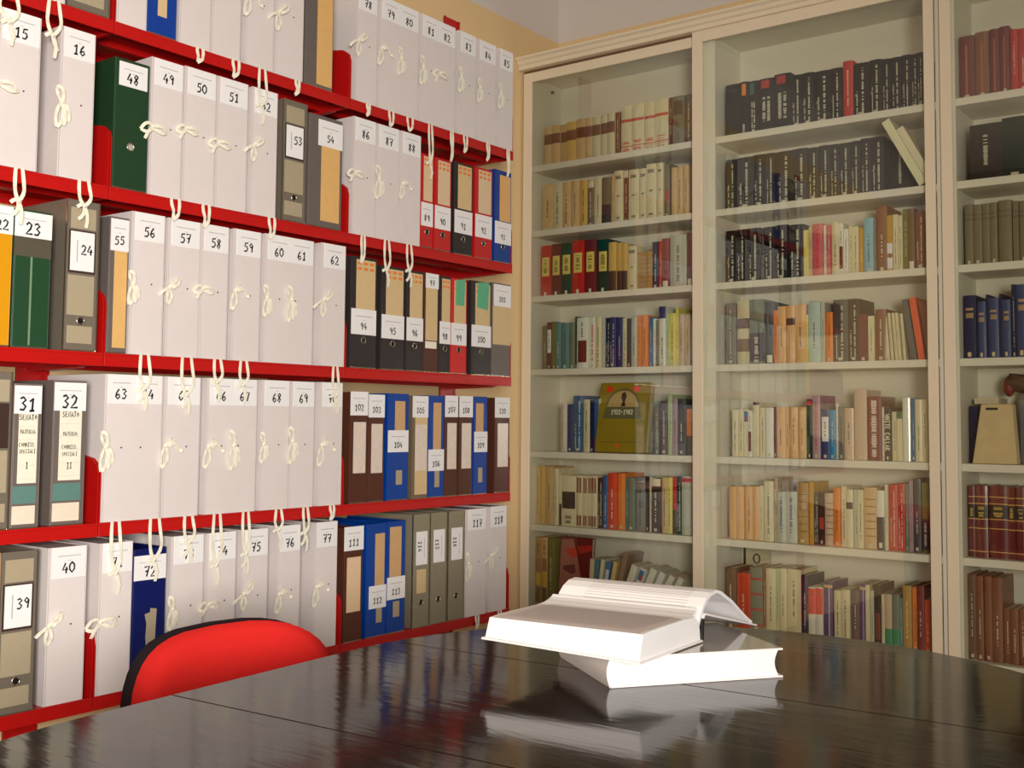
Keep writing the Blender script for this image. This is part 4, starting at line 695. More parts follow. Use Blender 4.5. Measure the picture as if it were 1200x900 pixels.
            for s_, vv, hh, in (('SENATO', .765, .0125), ('MATERNA', .665 if num == '31' else .63, .009), ('COMMISS.', .575 if num == '31' else .54, .009), ('SPECIALI', .53 if num == '31' else .49, .0085), ('I' if num == '31' else 'II', .43 if num == '31' else .41, .013)):
                obj('handwriting', write(s_, hh, (.0009, cy, vv*Hh), (0, 1, 0), (0, 0, 1), (1, 0, 0), wd=.49, pen=.14), m_ink, c)
            for k in range(5): obj('ruled_line', MB().box(.0006, .0007, -W*.28, W*.34, Hh*(.34+k*.09), Hh*(.34+k*.09)+.0005), m_print, c)
            Q(.06, .88, .17, .29, mat((92, 132, 124), .5), 'colour_band'); Q(.06, .86, .03, .155, mat((232, 218, 198), .6), 'lower_card')
            numlabel(o, W, Hh, .02, .97, .79, .985, num, hh=.026); extra = ' with SENATO card'
        elif ty[0] == 'P' and ty != 'PG' or ty == 'PG':
            pl = patch(o, W, Hh, .2, .93, .50, .975, m_tan2 if ty[1] != 'R' else mat((222, 196, 160), .6), 'title_card')
            bb = MB()
            for i in range(3):
                for j in range(2): bb.box(.0006, .0009, -W*.26+i*W*.235, -W*.26+i*W*.235+W*.15, Hh*(.955-j*.05)-.008, Hh*(.955-j*.05))
            obj('printed_pattern', bb, m_orng, pl)
            numlabel(o, W, Hh, .03, .98, .30 if row == 3 else .23, .53 if row == 3 else .48, num, hh=.018)
            ring = .25 if row == 3 else .17; extra = ' with orange-patterned card'
            if ty in ('PG', 'PKG'):
                g = obj('sticky_note', MB().prism([(.0016, -W*.22, Hh*.72), (.0016, W*.3, Hh*(.72 if ty == 'PG' else .70)), (.0016, W*.36, Hh*1.0), (.0016, -W*.2, Hh*.985)], (.0006, 0, 0)), mat((96, 178, 138), .7), o); extra = ' with green note'
        elif ty == 'BL93':
            Q(.3, .95, .45, .95, m_tan, 'title_card'); numlabel(o, W, Hh, .02, 1, .2, .44, num, hh=.016); ring = .17
        elif ty == 'GR': numlabel(o, W, Hh, .12, .93, .79, .975, num, hh=.022); ring = .33
        elif ty == 'YE': numlabel(o, W, Hh, .1, 1.0, .80, 1.0, '22', hh=.02)
        elif ty == 'DG':
            Q(0, 1, .66, .80, mat((88, 84, 70), .3, coat=.6), 'grey_band'); Q(.45, .5, .02, .66, mat((120, 150, 120), .2, coat=.6), 'crease'); numlabel(o, W, Hh, 0, 1, .80, .985, num, hh=.024)
        elif ty == 'BR97': Q(.1, .92, .32, .86, m_tan2, 'title_card'); Q(.1, .88, .24, .31, m_tape, 'lower_card'); numlabel(o, W, Hh, .08, .98, .85, 1.0, num, hh=.016)
        elif ty == 'ST':
            Q(.05, 1, .34, .75, m_tan2, 'title_card'); numlabel(o, W, Hh, .08, 1, .75, .985, num, hh=.016)
            for k in range(12): Q(0, 1, .03+k*.025, .035+k*.025, mat((86, 82, 74), .5), 'rib')
        elif ty == 'BRN':
            Q(.2, .9, .27, .73, m_pocket, 'card_pocket'); numlabel(o, W, Hh, 0, 1, .79, 1.005, num, hh=.016); extra = ' with clear pocket'
        elif ty == 'BRC': Q(.15, .9, .26, .74, mat((226, 196, 160), .5), 'title_card'); numlabel(o, W, Hh, -.02, 1.03, .80, 1.01, num, hh=.018)
        elif ty == 'GC': Q(.18, .97, .04, .80, m_tan2, 'title_card'); patch(o, W, Hh, .2, .92, .27, .72, m_pocket, 'card_pocket', off=.0012); numlabel(o, W, Hh, .0, 1, .79, 1.0, num, hh=.016)
        elif ty == 'BT': Q(.35, .66, .15, .36, m_tan2, 'title_card')
        elif ty == 'NV':
            numlabel(o, W, Hh, .02, .99, .77, .95, num, hh=.022)
            obj('torn_paper', MB().prism([(0, -W*.05, Hh*.26), (0, W*.2, Hh*.28), (0, W*.24, Hh*.55), (0, W*.05, Hh*.56), (0, W*.04, Hh*.53), (0, -W*.12, Hh*.52), (0, -W*.06, Hh*.45), (0, -W*.08, Hh*.35)], (.0006, 0, 0)), m_panel, o)
        elif ty[:2] == 'BB':
            a = {'BB': ((.35, .83, .60, .93), (.03, 1, .45, .655), (.43, .72, .145, .28)), 'BB6': ((.3, .8, .44, .93), (0, 1, .26, .47), (.42, .72, .1, .26)),
                 'BB9': ((.15, .7, .6, .93), (.03, 1, .43, .64), (.35, .65, .12, .27)), 'BBC': ((.43, .9, .42, .91), (.15, 1.0, .25, .45), (.52, .8, .12, .25)), 'BBD': ((.13, .77, .47, .95), (.01, 1.0, .30, .50), (.35, .7, .14, .28))}[ty]
            Q(*a[0], mat((206, 166, 118), .5), 'title_card'); Q(*a[2], mat((176, 160, 130), .6), 'lower_card'); numlabel(o, W, Hh, *a[1], num, hh=.016); extra = ' with tan card strip'
        if ring:
            rg = MB(); cz = ring*Hh; cyy = 0; ps = [(.001, cyy+.009*math.cos(a*math.pi/8), cz+.009*math.sin(a*math.pi/8)) for a in range(17)]
            rg.tube(ps, .0018, 6, False); q = obj('finger_ring', rg, m_chrome, o, smooth=True)
            obj('finger_hole', MB().tube([(-.001, cyy, cz), (.0005, cyy, cz)], .0085, 14), m_dark if ty[0] != 'G' else mat((170, 170, 160), .4), o)
        nm = num if ty != 'YE' else '22'
        if nm: tag(o, '%s binder%s, %s%s' % (word, extra, nm, PL), 'binder')
        elif ty == 'BT': tag(o, 'blue ring binder with small tan card, top red shelf', 'binder')
        elif ty == 'M0': tag(o, 'grey metal-edged binder cut by the photo top, left of white boxes, top shelf', 'binder')
        else: tag(o, 'grey metal-edged binder cut off at the photo edge, fourth red shelf', 'binder')
    FO.append((row, y0, y1, o))
# loose tape loops hanging from the boxes over the shelf lips
for row, y, drop, tail, wl in LOOPS:
    wl *= 1.35
    o = min((f for f in FO if f[0] == row and f[3].name.startswith('archive_box')), key=lambda f: max(f[1]-y, y-f[2], 0))[3]
    L = Vector((0, y, RZ[row])) - Vector(o.location); b = MB(); x = .0055; wt = .0085
    a0 = L + Vector((-.012, -wl*.7, .0012)); a1 = L + Vector((x, -wl*.7, .0012)); m0 = L + Vector((x+.002, -wl*(.9 if tail else .5)+random.uniform(-.003, .003), -drop*.55)); e = L + Vector((x+.002, random.uniform(-.003, .003) - (.008 if not tail else 0), -drop))
    c0 = L + Vector((-.012, wl*.7, .0012)); c1 = L + Vector((x, wl*.7, .0012)); n0 = L + Vector((x+.002, wl*(1.1 if tail else .6), -drop*.55))
    b.ribbon([a0, a1, *bez(a1, m0, a1+Vector((0, -.002, -drop*.25)), 3)[1:], *bez(m0, e, m0+Vector((.002, 0, -drop*.25)), 4)[1:]], wt, twist=.16)
    b.ribbon([c0, c1, *bez(c1, n0, c1+Vector((0, .003, -drop*.25)), 3)[1:], *bez(n0, e, n0+Vector((.002, .002, -drop*.2)), 4)[1:]], wt, twist=.16)
    if tail:
        b.ribbon([e+Vector((0, -.004, .004)), e+Vector((.004, 0, 0)), e+Vector((0, .005, -.004))], .009)
        b.ribbon(bez(e, e+Vector((0, .014*random.choice((-1, 1)), -.032)), e+Vector((.004, .002, -.02)), 4), wt); b.ribbon(bez(e, e+Vector((0, .006, -.05)), e+Vector((.004, .012, -.02)), 4), wt)
        b.ribbon(bez(e, e+Vector((0, -.018, -.004)), e+Vector((.006, -.008, .008)), 4), wt)
    obj('ribbon_loop', b, m_tape, o)

# ------------------------------------------------------------------ glazed bookcase
ZS = [2.175, 1.915, 1.655, 1.367, 1.047, .764, .456]
bk = bpy.data.objects.new('glazed_bookcase', None); COLL.objects.link(bk); bk.location = (.9, .12, 0)
tag(bk, 'ivory wooden bookcase with sliding glass doors along the back wall', 'bookcase')
m_in = mat((236, 230, 210), .5, .95, .03, 8, name='ivory_interior')
NX = [('left', -.228, .512), ('middle', .574, 1.335), ('right', 1.394, 2.15)]
for a, c in ((-.262, -.228), (.512, .574), (1.335, 1.394), (2.15, 2.2)): P('side_panel', MB().box(a, c, .028, .243, 0, 2.56), m_in, bk)
for n, a, c in NX:
    P('back_panel', MB().box(a, c, .235, .243, .06, 2.537), m_in, bk)
    for z in ZS + [.15]: P('shelf', MB().box(a, c, .03, .235, z-.024, z), m_in, bk, bevel=.0015)
    P('top_panel', MB().box(a, c, .028, .235, 2.537, 2.56), m_in, bk); P('base_panel', MB().box(a, c, .05, .06, .0, .12), m_in, bk)
P('cornice', MB().prism([(-.268, .24, 2.56), (-.268, -.012, 2.56), (-.268, -.012, 2.575), (-.268, -.02, 2.58), (-.268, -.024, 2.592), (-.268, -.034, 2.598), (-.268, -.034, 2.606), (-.268, .24, 2.606)], (2.47, 0, 0)), m_wood, bk)
for q in ((.018, .027, 2.552, 2.56), (-.006, -.001, 2.566, 2.572), (.005, .012, .06, .08)): P('track', MB().box(-.262, 2.2, *q), mat((110, 84, 60), .5), bk)
P('screw_head', MB().tube([(-.2285, .16, 2.505), (-.218, .16, 2.505)], .006, 10), mat((70, 64, 56), .4), bk)
gm = bpy.data.materials.new('door_glass'); gm.use_nodes = True; N = gm.node_tree.nodes; Lk = gm.node_tree.links; N.clear()
o_ = N.new('ShaderNodeOutputMaterial'); mx = N.new('ShaderNodeMixShader'); tr = N.new('ShaderNodeBsdfTransparent'); gl = N.new('ShaderNodeBsdfGlossy'); fr = N.new('ShaderNodeFresnel')
tr.inputs[0].default_value = (.955, .965, .94, 1); gl.inputs['Roughness'].default_value = .008; fr.inputs['IOR'].default_value = 1.5; gl.inputs[0].default_value = (.95, .95, .95, 1)
Lk.new(fr.outputs[0], mx.inputs[0]); Lk.new(tr.outputs[0], mx.inputs[1]); Lk.new(gl.outputs[0], mx.inputs[2]); Lk.new(mx.outputs[0], o_.inputs[0])
def door(x0, x1, y, zt, st, rail):
    zb = .1; th = .011; b = MB()
    b.box(x0, x0+st[0], y, y+th, zb, zt).box(x1-st[1], x1, y, y+th, zb, zt).box(x0+st[0], x1-st[1], y+.0005, y+th-.0005, zt-rail, zt).box(x0+st[0], x1-st[1], y+.0005, y+th-.0005, zb, zb+.06)
    f = P('sliding_door', b, m_wood, bk, bevel=.0015)
    obj('glass_pane', MB().box(x0+st[0]-.004, x1-st[1]+.004, y+.004, y+.007, zb+.05, zt-rail+.004), gm, f).location = -bk.location
door(-.262, .53, .014, 2.550, (.040, .04), .038)
door(.497, 1.338, 0, 2.562, (.039, .031), .042)
door(1.352, 2.2, .014, 2.550, (.034, .04), .038)

# ------------------------------------------------------------------ books
m_pages = mat((214, 200, 168), .85, .9, .12, 300, stretch=(40, 1, 1))
def bm_(c, k=1.5, **kw): return mat(c, kw.pop('rough', .45), k, .16, 30, coat=kw.pop('coat', .15), stretch=(3, 1, .5), **kw)
KB = 1.45
def profile(w, b, n=6): return [(-w/2 + w*i/n, -b*(1-(2*i/n-1)**2)) for i in range(n+1)]
def book_mesh(w, h, D, bulge, hard):
    t = min(.0022 if hard else .0008, w*.2); out = profile(w, bulge); mb = MB()
    U = [(w/2, D)] ; outer = [(-w/2, D)] + out + [(w/2, D)]
    inner = [(-w/2+t, D)] + [(x*(1-2*t/w), y+t) for x, y in out] + [(w/2-t, D)]
    rows = [[(x, y, 0) for x, y in outer], [(x, y, h) for x, y in outer], [(x, y, h) for x, y in inner], [(x, y, 0) for x, y in inner], [(x, y, 0) for x, y in outer]]
    mb.grid(rows)
    k = len(outer); n = len(mb.v)
    mb.f += [(0, k, 2*k, 3*k), (k-1, 4*k-1, 3*k-1, 2*k-1)]
    return mb, t
def spine_patch(name, w, bulge, u0, u1, z0, z1, m, par, off=.0005):
    n = 5; A = []; Bq = []
    for i in range(n+1):
        uu = u0 + (u1-u0)*i/n; x = -w/2 + w*uu; y = -bulge*(1-(2*uu-1)**2) - off
        A.append((x, y, z0)); Bq.append((x, y, z1))
    mb = MB().strip(A, Bq); A2 = [(x, y+off, z) for x, y, z in A]; B2 = [(x, y+off, z) for x, y, z in Bq]
    mb.strip(A2, A).strip(Bq, B2)
    return obj(name, mb, m, par)
def vtext(w, bulge, h, z0, z1, m, par, uc=.5, sz=.28, lines=1):
    """illegible small print, or a painted highlight, running up the spine"""
    mb = MB()
    for q in range(lines):
        uq = uc + (q-(lines-1)/2)*sz*1.3; x = -w/2 + w*uq; y = -bulge*(1-(2*uq-1)**2) - .0006; z = z0
        while z < z1:
            l = random.uniform(.002, .0055); hw = w*sz*.5*random.uniform(.55, 1)
            mb.box(x-hw, x+hw, y, y+.0008, z, min(z+l*.55, z1)); z += l + (random.random() < .14)*.006
    return obj('lettering_or_highlight', mb, m, par)
LW = mat((226, 216, 186), .5, 1.2); LD = mat((56, 46, 40), .5, 1); LR = mat((196, 50, 50), .5, 1.2); CR = bm_((206, 190, 154))
def decorate(o, w, h, bu, col, f):
    SP = lambda u0, u1, v0, v1, c, name='spine_label', k=KB, **kw: spine_patch(name, w, bu, u0, u1, v0*h, v1*h, bm_(c, k, **kw), o)
    VT = lambda v0, v1, m, uc=.5, sz=.26, lines=1: vtext(w, bu, h, v0*h, v1*h, m, o, uc, sz, lines)
    if f == 'br': SP(0, 1, .55, .80, (104, 62, 42), 'spine_band')
    elif f == 'rl': SP(0, 1, .66, .72, (176, 66, 52), 'spine_band'); SP(0, 1, .145, .165, (176, 66, 52), 'spine_band'); VT(.20, .27, LR, sz=.7); VT(.04, .12, LR, sz=.7)
    elif f == 'dl': SP(.1, .9, .62, .90, (70, 50, 44))
    elif f == 'vd': VT(.12, .8, LD, sz=.2)
    elif f == 'wt': SP(0, 1, .86, 1, (190, 180, 150), 'spine_band'); VT(.2, .75, LW, sz=.2)
    elif f == 'kb': SP(0, 1, 0, .42, (60, 48, 40), 'spine_band')
    elif f == 'ht': VT(.84, .90, LD, sz=.75); VT(.08, .12, LD, sz=.5); VT(.5, .53, LD, sz=.4)
    elif f == 'rb': SP(.1, .9, .30, .52, (150, 44, 34))
    elif f == 'yl': SP(.16, .84, .40, .77, (222, 182, 92)); VT(.46, .72, LD, sz=.4); SP(.4, .6, .02, .09, (220, 210, 180), 'shelf_tag')
    elif f == 'hs':
        for k in range(6): SP(.1, .9, .2+k*.12, .213+k*.12, (110, 76, 44), 'spine_band')
    elif f == 'wb': SP(.2, .85, .02, .14, (220, 190, 170), 'shelf_tag')
    elif f == 'wl': SP(.12, .88, .35, .84, (222, 214, 196)); VT(.45, .75, LD, sz=.25)
    elif f == 'bs': SP(.1, .9, .12, .55, (96, 42, 34), 'picture_block'); VT(.62, .9, LD, sz=.2)
    elif f == 'vr': VT(.15, .9, LR, sz=.34)
    elif f == 'vw': VT(.06, .90, LW, uc=.62, sz=.17); VT(.05, .5, LW, uc=.25, sz=.1); SP(.1, .3, .38, .43, (110, 100, 92), 'emblem')
    elif f == 'nt': SP(0, 1, .80, 1, (40, 38, 92), 'spine_band'); VT(.15, .5, LD)
    elif f == 'ks': SP(.05, .95, .34, .68, (44, 32, 32), 'picture_block'); VT(.05, .2, LD, sz=.5)
    elif f == 'b3':
        SP(.12, .44, .66, .96, (110, 66, 46), 'picture_block'); SP(.56, .88, .66, .96, (120, 76, 52), 'picture_block'); SP(.12, .44, .02, .22, (120, 66, 46), 'picture_block'); SP(.56, .88, .02, .22, (110, 66, 46), 'picture_block')
    elif f == 'rt': SP(0, 1, .9, .97, (170, 40, 50), 'spine_band')
    elif f == 'p2': SP(.1, .9, .02, .25, (96, 76, 40), 'picture_block'); SP(.1, .9, .28, .46, (222, 160, 40), 'picture_block'); SP(.1, .9, .49, .68, (140, 96, 52), 'picture_block'); VT(.75, .95, LD, sz=.4)
    elif f == 'ob': SP(.3, .75, .74, .96, (210, 110, 30), 'picture_block'); VT(.05, .2, LW)
    elif f == 'tb': SP(.1, .6, .74, .96, (36, 84, 84), 'picture_block'); VT(.1, .6, LW, lines=2, sz=.18)
    elif f == 'rv': SP(.15, .7, .82, .97, (150, 30, 26), 'picture_block'); VT(.2, .66, LW, lines=2, sz=.24)
    elif f == 'wh': SP(0, 1, .05, .5, (222, 214, 196), 'spine_band'); SP(0, 1, .24, .32, (222, 120, 40), 'spine_band')
    elif f == 'gl': VT(.1, .9, LW, sz=.1)
    elif f == 'gb': SP(0, 1, .56, .72, (90, 64, 54), 'spine_band'); SP(0, 1, .2, .4, (110, 90, 66), 'spine_band')
    elif f == 'kl': SP(0, 1, .04, .48, (56, 44, 56), 'spine_band'); VT(.1, .42, LW, sz=.3)
    elif f == 'dsq': SP(0, 1, .66, .78, (50, 38, 34), 'picture_block')
    elif f == 'bt': SP(.1, .9, .74, .96, (30, 90, 130), 'picture_block'); SP(.5, .9, .74, .86, (150, 40, 36), 'picture_block')
    elif f == 'et': SP(.88, 1, 0, 1, (110, 70, 40), 'spine_band'); SP(0, 1, .95, 1, (70, 50, 36), 'spine_band')
    elif f == 'gv': VT(.06, .94, mat((240, 230, 220), .15, 1.2, metal=.3), sz=.42)  # white highlight of the glossy spine, painted as pale dashes
    elif f == 'WC': obj('lettering_or_highlight', write('WHITE COLLAR', .0150, (0, -bu-.0009, h*.52), (0, 0, -1), (1, 0, 0), (0, -1, 0), pen=.2, wd=.56, jit=0), LW, o)
    elif f == 'gt': SP(0, 1, .86, 1, (50, 90, 60), 'spine_band')
    elif f == 'vn': VT(.2, .9, mat((60, 70, 110), .5, 1), sz=.26)
    elif f == 'kh': SP(0, 1, .0, .55, (40, 34, 34), 'spine_band'); SP(.3, .7, .03, .12, (210, 200, 170), 'shelf_tag')
    elif f == 'r3':
        for k in range(4): SP(0, 1, .08+k*.24, .12+k*.24, (150, 40, 32), 'spine_band')
    elif f == 'rh': SP(0, 1, .48, .98, (204, 26, 30), 'spine_band'); SP(0, 1, .86, .875, (230, 200, 180), 'spine_band')
    elif f == 'vl': SP(.62, .70, .0, .9, (210, 190, 210), 'spine_band'); SP(0, 1, .90, .95, (180, 150, 110), 'spine_band')
    elif f == 'gh': SP(0, 1, .02, .36, (30, 120, 80), 'spine_band')
    elif f == 'gv2': SP(.42, .56, .06, .85, (150, 80, 40), 'gilt_line')
    elif f == 'b2': SP(0, 1, .74, .76, (90, 72, 56), 'spine_band'); SP(0, 1, .82, .84, (90, 72, 56), 'spine_band')
    elif f == 'gt2': SP(.2, .8, .76, .80, (150, 120, 80), 'gilt_line'); SP(.2, .8, .64, .72, (140, 112, 76), 'gilt_line'); SP(.3, .6, .03, .1, (190, 170, 130), 'shelf_tag')
    elif f == 'kg':
        SP(0, 1, .55, .73, (34, 28, 20), 'title_band'); VT(.57, .71, mat((220, 180, 90), .3, 1.1), sz=.5)
        for v in (.84, .53, .745, .40, .08): SP(0, 1, v, v+.012, (200, 150, 80), 'gilt_line')
for bay, k, x0, x1, h, col, f, tilt, lab in BOOKS:
    lo, hi = {'left': (-.2275, .5115), 'middle': (.575, 1.3345), 'right': (1.395, 2.1)}[bay]; x0 = max(x0, lo); x1 = min(x1, hi)
    h = min(h, ([2.535] + ZS)[k] - (.026 if k else 0) - ZS[k] - .002)
    w = x1 - x0 - .0006; D = .135 + (hash((round(x0, 3), k)) % 7)*.002; hard = w > .02 and h > .16
    back = bay == 'middle' and k == 1 and x1 > 1.2 and x1 - x0 > .05
    if bay == 'right' and k == 4: D = .12
    if back: D = .10
    bu = min(.004, w*.12) if hard else .0006
    c = [min(255, v + ((int(x0*1e4)*7+i*13) % 7 - 3)) for i, v in enumerate(COL[col])]
    gloss = .9 if f in ('gv', 'gl', 'gb', 'kg') else .15
    mb, t = book_mesh(w, h, D, bu, hard)
    o = obj('book', mb, bm_(tuple(c), 1.0 if sum(c) < 230 else 1.12 if sum(c) < 400 else 1.25, coat=gloss if sum(c) > 160 or gloss > .5 else .0, spec=.15 if sum(c) < 160 else .5, rough=.3 if gloss > .5 else .5), loc=((x0+x1)/2, .07 + ((int(x0*9973) % 5)-2)*.0022, ZS[k] + .0006), smooth=False)
    if bay == 'right' and k == 4: o.location.y = .10
    if back: o.location.y = .126
    tag(o, lab, 'book', 'books on the %s shelf of the %s bookcase bay' % (['top', 'second', 'third', 'fourth', 'fifth', 'sixth', 'lowest visible'][k], bay))
    ins = .003 if hard else .0006
    obj('page_block', MB().box(-w/2+t, w/2-t, .003, D-.002, ins, h-ins), m_pages, o)
    rnd = random.random()
    if not f and w > .008 and rnd < .8: vtext(w, bu, h, h*random.uniform(.14, .3), h*random.uniform(.55, .85), LD if sum(c) > 380 else LW, o, .5, .16)
    if f: decorate(o, w, h, bu, c, f)
    if rnd > .35 and f not in ('yl', 'wb', 'kh', 'kb', 'p2', 'b3', 'ks', 'gv', 'gt2', 'kg') and w > .008:
        spine_patch('shelf_tag', w, bu, .34, .66, h*.025, h*.025+.010, bm_((206, 196, 172), 1.0), o, off=.0009)
    if tilt: o.rotation_euler[1] = math.radians(tilt)

def big_book(name, W, H, T, colr, pg, label, cat='book', group=None):
    """closed book standing face out: x across, z up, thickness along +y"""
    b = MB().box(0, W, 0, .0025, 0, H).box(0, W, T-.0025, T, 0, H).box(0, .003, .0025, T-.0025, 0, H)
    o = obj(name, b, bm_(colr, KB, coat=.6, rough=.3), bevel=.0008); tag(o, label, cat, group)
    obj('page_block', MB().box(.003, W-.003, .0025, T-.0025, .003, H-.003), pg, o)
    return o
# green-gold book standing face out
o = big_book('display_book', .218, .262, .03, (124, 108, 22), m_pages, 'olive-gold book standing face out with arch emblem and 1922 1982, fifth shelf, left bay')
o.location = (.066, .038, ZS[4]+.0062); o.rotation_euler = (math.radians(-10), 0, 0)
cx = .105
arc = [(cx+.074*math.cos(a*math.pi/16), -.0004, .165+.075*math.sin(a*math.pi/16)) for a in range(17)]
A = obj('arch_emblem', MB().prism([(.022, -.0005, .125), (.188, -.0005, .125)] + [(p[0], -.0005, p[2]) for p in arc], (0, .0004, 0)), bm_((84, 82, 52), KB), o)
obj('arch_field', MB().prism([(.035, -.0009, .170)] + [(.175, -.0009, .170)] + [(cx+.066*math.cos(a*math.pi/16), -.0009, .17+.062*math.sin(a*math.pi/16)) for a in range(1, 16)], (0, .0003, 0)), bm_((158, 136, 84), KB), A)
obj('emblem_figure', MB().prism([(cx-.008, -.0013, .172), (cx+.012, -.0013, .172), (cx+.008, -.0013, .19), (cx+.014, -.0013, .21), (cx+.006, -.0013, .226), (cx-.006, -.0013, .222), (cx-.010, -.0013, .205), (cx-.002, -.0013, .19)], (0, .0003, 0)), bm_((60, 24, 24), 1), A)
obj('cover_lettering', write('1922-1982', .0175, (cx, -.0015, .150), (1, 0, 0), (0, 0, 1), (0, -1, 0), pen=.2, jit=0, wd=.52), LW, o)
for q in (.042, .158): obj('red_emblem', MB().prism([(q+.017*math.cos(a*math.pi/5)*(1 if a % 2 else .8), -.0012, .238+.011*math.sin(a*math.pi/5)) for a in range(10)], (0, .0008, 0)), bm_((206, 44, 16), KB), o)
obj('cover_rule', MB().box(.02, .2, -.0006, 0, .036, .0375), bm_((80, 60, 20), 1), o); obj('red_emblem', MB().box(.09, .104, -.0008, 0, .018, .030), bm_((190, 70, 20), KB), o)
# red picture-cover book, lowest shelf
o = big_book('picture_book', .147, .262, .022, (96, 26, 26), m_pages, 'red book standing face out with pink abstract portrait cover, lowest visible shelf, left bay')
o.location = (-.126, .075, ZS[6]+.003); o.rotation_euler = (math.radians(-5), 0, 0)
obj('cover_picture', MB().prism([(.004, -.0006, .004), (.09, -.0006, .004), (.1, -.0006, .12), (.078, -.0006, .2), (.06, -.0006, .254), (.004, -.0006, .250)], (0, .0006, 0)), bm_((172, 108, 92), 1.2), o)
for i, pts in enumerate(([(.02, .21), (.07, .225), (.085, .19), (.06, .18)], [(.02, .15), (.07, .16), (.08, .13), (.06, .12), (.02, .135)], [(.05, .06), (.08, .07), (.07, .10), (.048, .09)])):
    obj('colour_shape', MB().prism([(a, -.0011, c) for a, c in pts], (0, .0005, 0)), bm_([(206, 60, 40), (110, 40, 40), (120, 50, 50)][i], 1.2), o)
obj('colour_shape', MB().prism([(.09, -.0008, .2), (.146, -.0008, .215), (.146, -.0008, .235), (.075, -.0008, .23)], (0, .0008, 0)), bm_((180, 44, 30), 1.2), o)
def leaner(x, h, w, D, ang, c, lab, z, f='', bay='left', k=6, y=.07):
    """a book leaning sideways; x = bottom contact, ang in degrees (positive: top leans right)"""
    mb, t = book_mesh(w, h, D, .0008, False); o = obj('book', mb, bm_(c, KB))
    obj('page_block', MB().box(-w/2+t, w/2-t, .003, D-.002, .0006, h-.0006), m_pages, o)
    a = math.radians(ang); o.rotation_euler = (0, a, 0); lift = w/2*abs(math.sin(a))
    o.location = (x, y, z + lift + .0008); tag(o, lab, 'book', 'leaning books in the %s bookcase bay' % bay)
    if f: decorate(o, w, h, .0008, c, f)
    return o
Z7 = ZS[6]
for i, (x, h, w, ang, c, lab, f) in enumerate([
    (0.026, .190, .016, 3, (196, 184, 150), 'pale leaning book right of the red portrait cover', ''), (0.043, .190, .015, 5, (70, 120, 130), 'teal leaning book, lowest visible shelf of left bay', ''),
    (0.06, .192, .015, 7, (206, 196, 160), 'cream leaning book between the teal and blue ones', ''), (0.081, .186, .019, 9, (60, 110, 150), 'blue leaning book, lowest visible shelf of left bay', 'wl'),
    (0.103, .190, .016, 11, (196, 170, 110), 'tan leaning book right of the blue one', ''), (0.129, .225, .022, 14, (128, 108, 88), 'tall grey-brown leaning book overtopping its neighbours, lowest shelf', ''),
    (0.161, .188, .026, 19, (206, 196, 172), 'cream leaning book right of the tall grey-brown one', ''), (0.194, .180, .024, 21, (206, 206, 196), 'white leaning book with blue block, lowest visible shelf', 'bt'),
    (0.228, .186, .026, 24, (210, 200, 178), 'plain off-white leaning book left of the red-marked one', ''), (0.262, .178, .024, 26, (210, 204, 190), 'white leaning book with red block, lowest visible shelf', 'rb'),
    (0.297, .172, .022, 28, (204, 198, 180), 'off-white leaning book right of the red-marked one', ''), (0.331, .170, .022, 30, (200, 192, 172), 'rightmost off-white leaning book in the left bay', '')]):
    leaner(x, h, w, .12, ang, c, lab, Z7, f)
leaner(1.290, .248, .026, .085, -28, (204, 194, 160), 'upper-left white book leaning left on the black row, second shelf, middle bay', ZS[1], bay='middle', y=.036)
leaner(1.3195, .215, .023, .085, -28, (196, 188, 158), 'second white book leaning left, nearest the door stile, second shelf', ZS[1], bay='middle', y=.036)
leaner(1.2435, .196, .019, .13, -8, (76, 76, 78), 'dark grey book leaning left, fourth shelf, middle bay', ZS[3], bay='middle')
leaner(1.2685, .200, .020, .13, -8.2, (206, 76, 40), 'orange book leaning left beside the dark grey one, fourth shelf', ZS[3], bay='middle')
leaner(1.300, .185, .026, .13, -8.6, (110, 50, 36), 'brown-red book leaning at the end of the fourth shelf, middle bay', ZS[3], bay='middle')
# pale oval-marked card behind the books, lowest shelf, middle bay
o = obj('picture_card', MB().box(0, .1, 0, .012, 0, .262), bm_((176, 166, 136), KB), loc=(.585, .222, Z7+.001)); tag(o, 'cream card with dark oval standing behind the lowest books, middle bay', 'card')
obj('dark_edge', MB().box(0, .008, -.0015, 0, 0, .262), bm_((30, 24, 22), 1), o)
obj('oval_mark', MB().tube([(.05+.012*math.cos(a*math.pi/8), -.001, .225+.016*math.sin(a*math.pi/8)) for a in range(17)], .0025, 6, False), bm_((50, 36, 32), 1), o)
# objects on the fifth shelf of the right bay
m_bag = mat((192, 170, 126), .7, 1.25, .14, 30, bump=.3)
o = obj('slotted_case', MB().v and None or (lambda b: b)(MB().prism([(1.424, .034, 0), (1.552, .034, 0), (1.538, .044, .180), (1.449, .044, .180)], (0, .045, 0))), m_bag, loc=(0, 0, ZS[4]+.001), bevel=.004)
tag(o, 'beige tapered case with a dark slot near its top, fifth shelf, right bay', 'case')
obj('slot', MB().box(1.464, 1.498, .0405, .0436, .162, .169), m_dark, o)
b = MB(); rows = []
for i in range(15):
    th = math.pi*i/14; row = []
    for j in range(25):
        ph = 2*math.pi*j/24; v = Vector((math.sin(th)*math.cos(ph), math.sin(th)*math.sin(ph), math.cos(th)))
        q = 1 + .38*noise.noise(v*2.2+Vector((3, 1, 7))) + .16*noise.noise(v*7)
        row.append((v.x*.068*q, v.y*.045*q, v.z*.030*q))
    rows.append(row)
b.grid(rows)
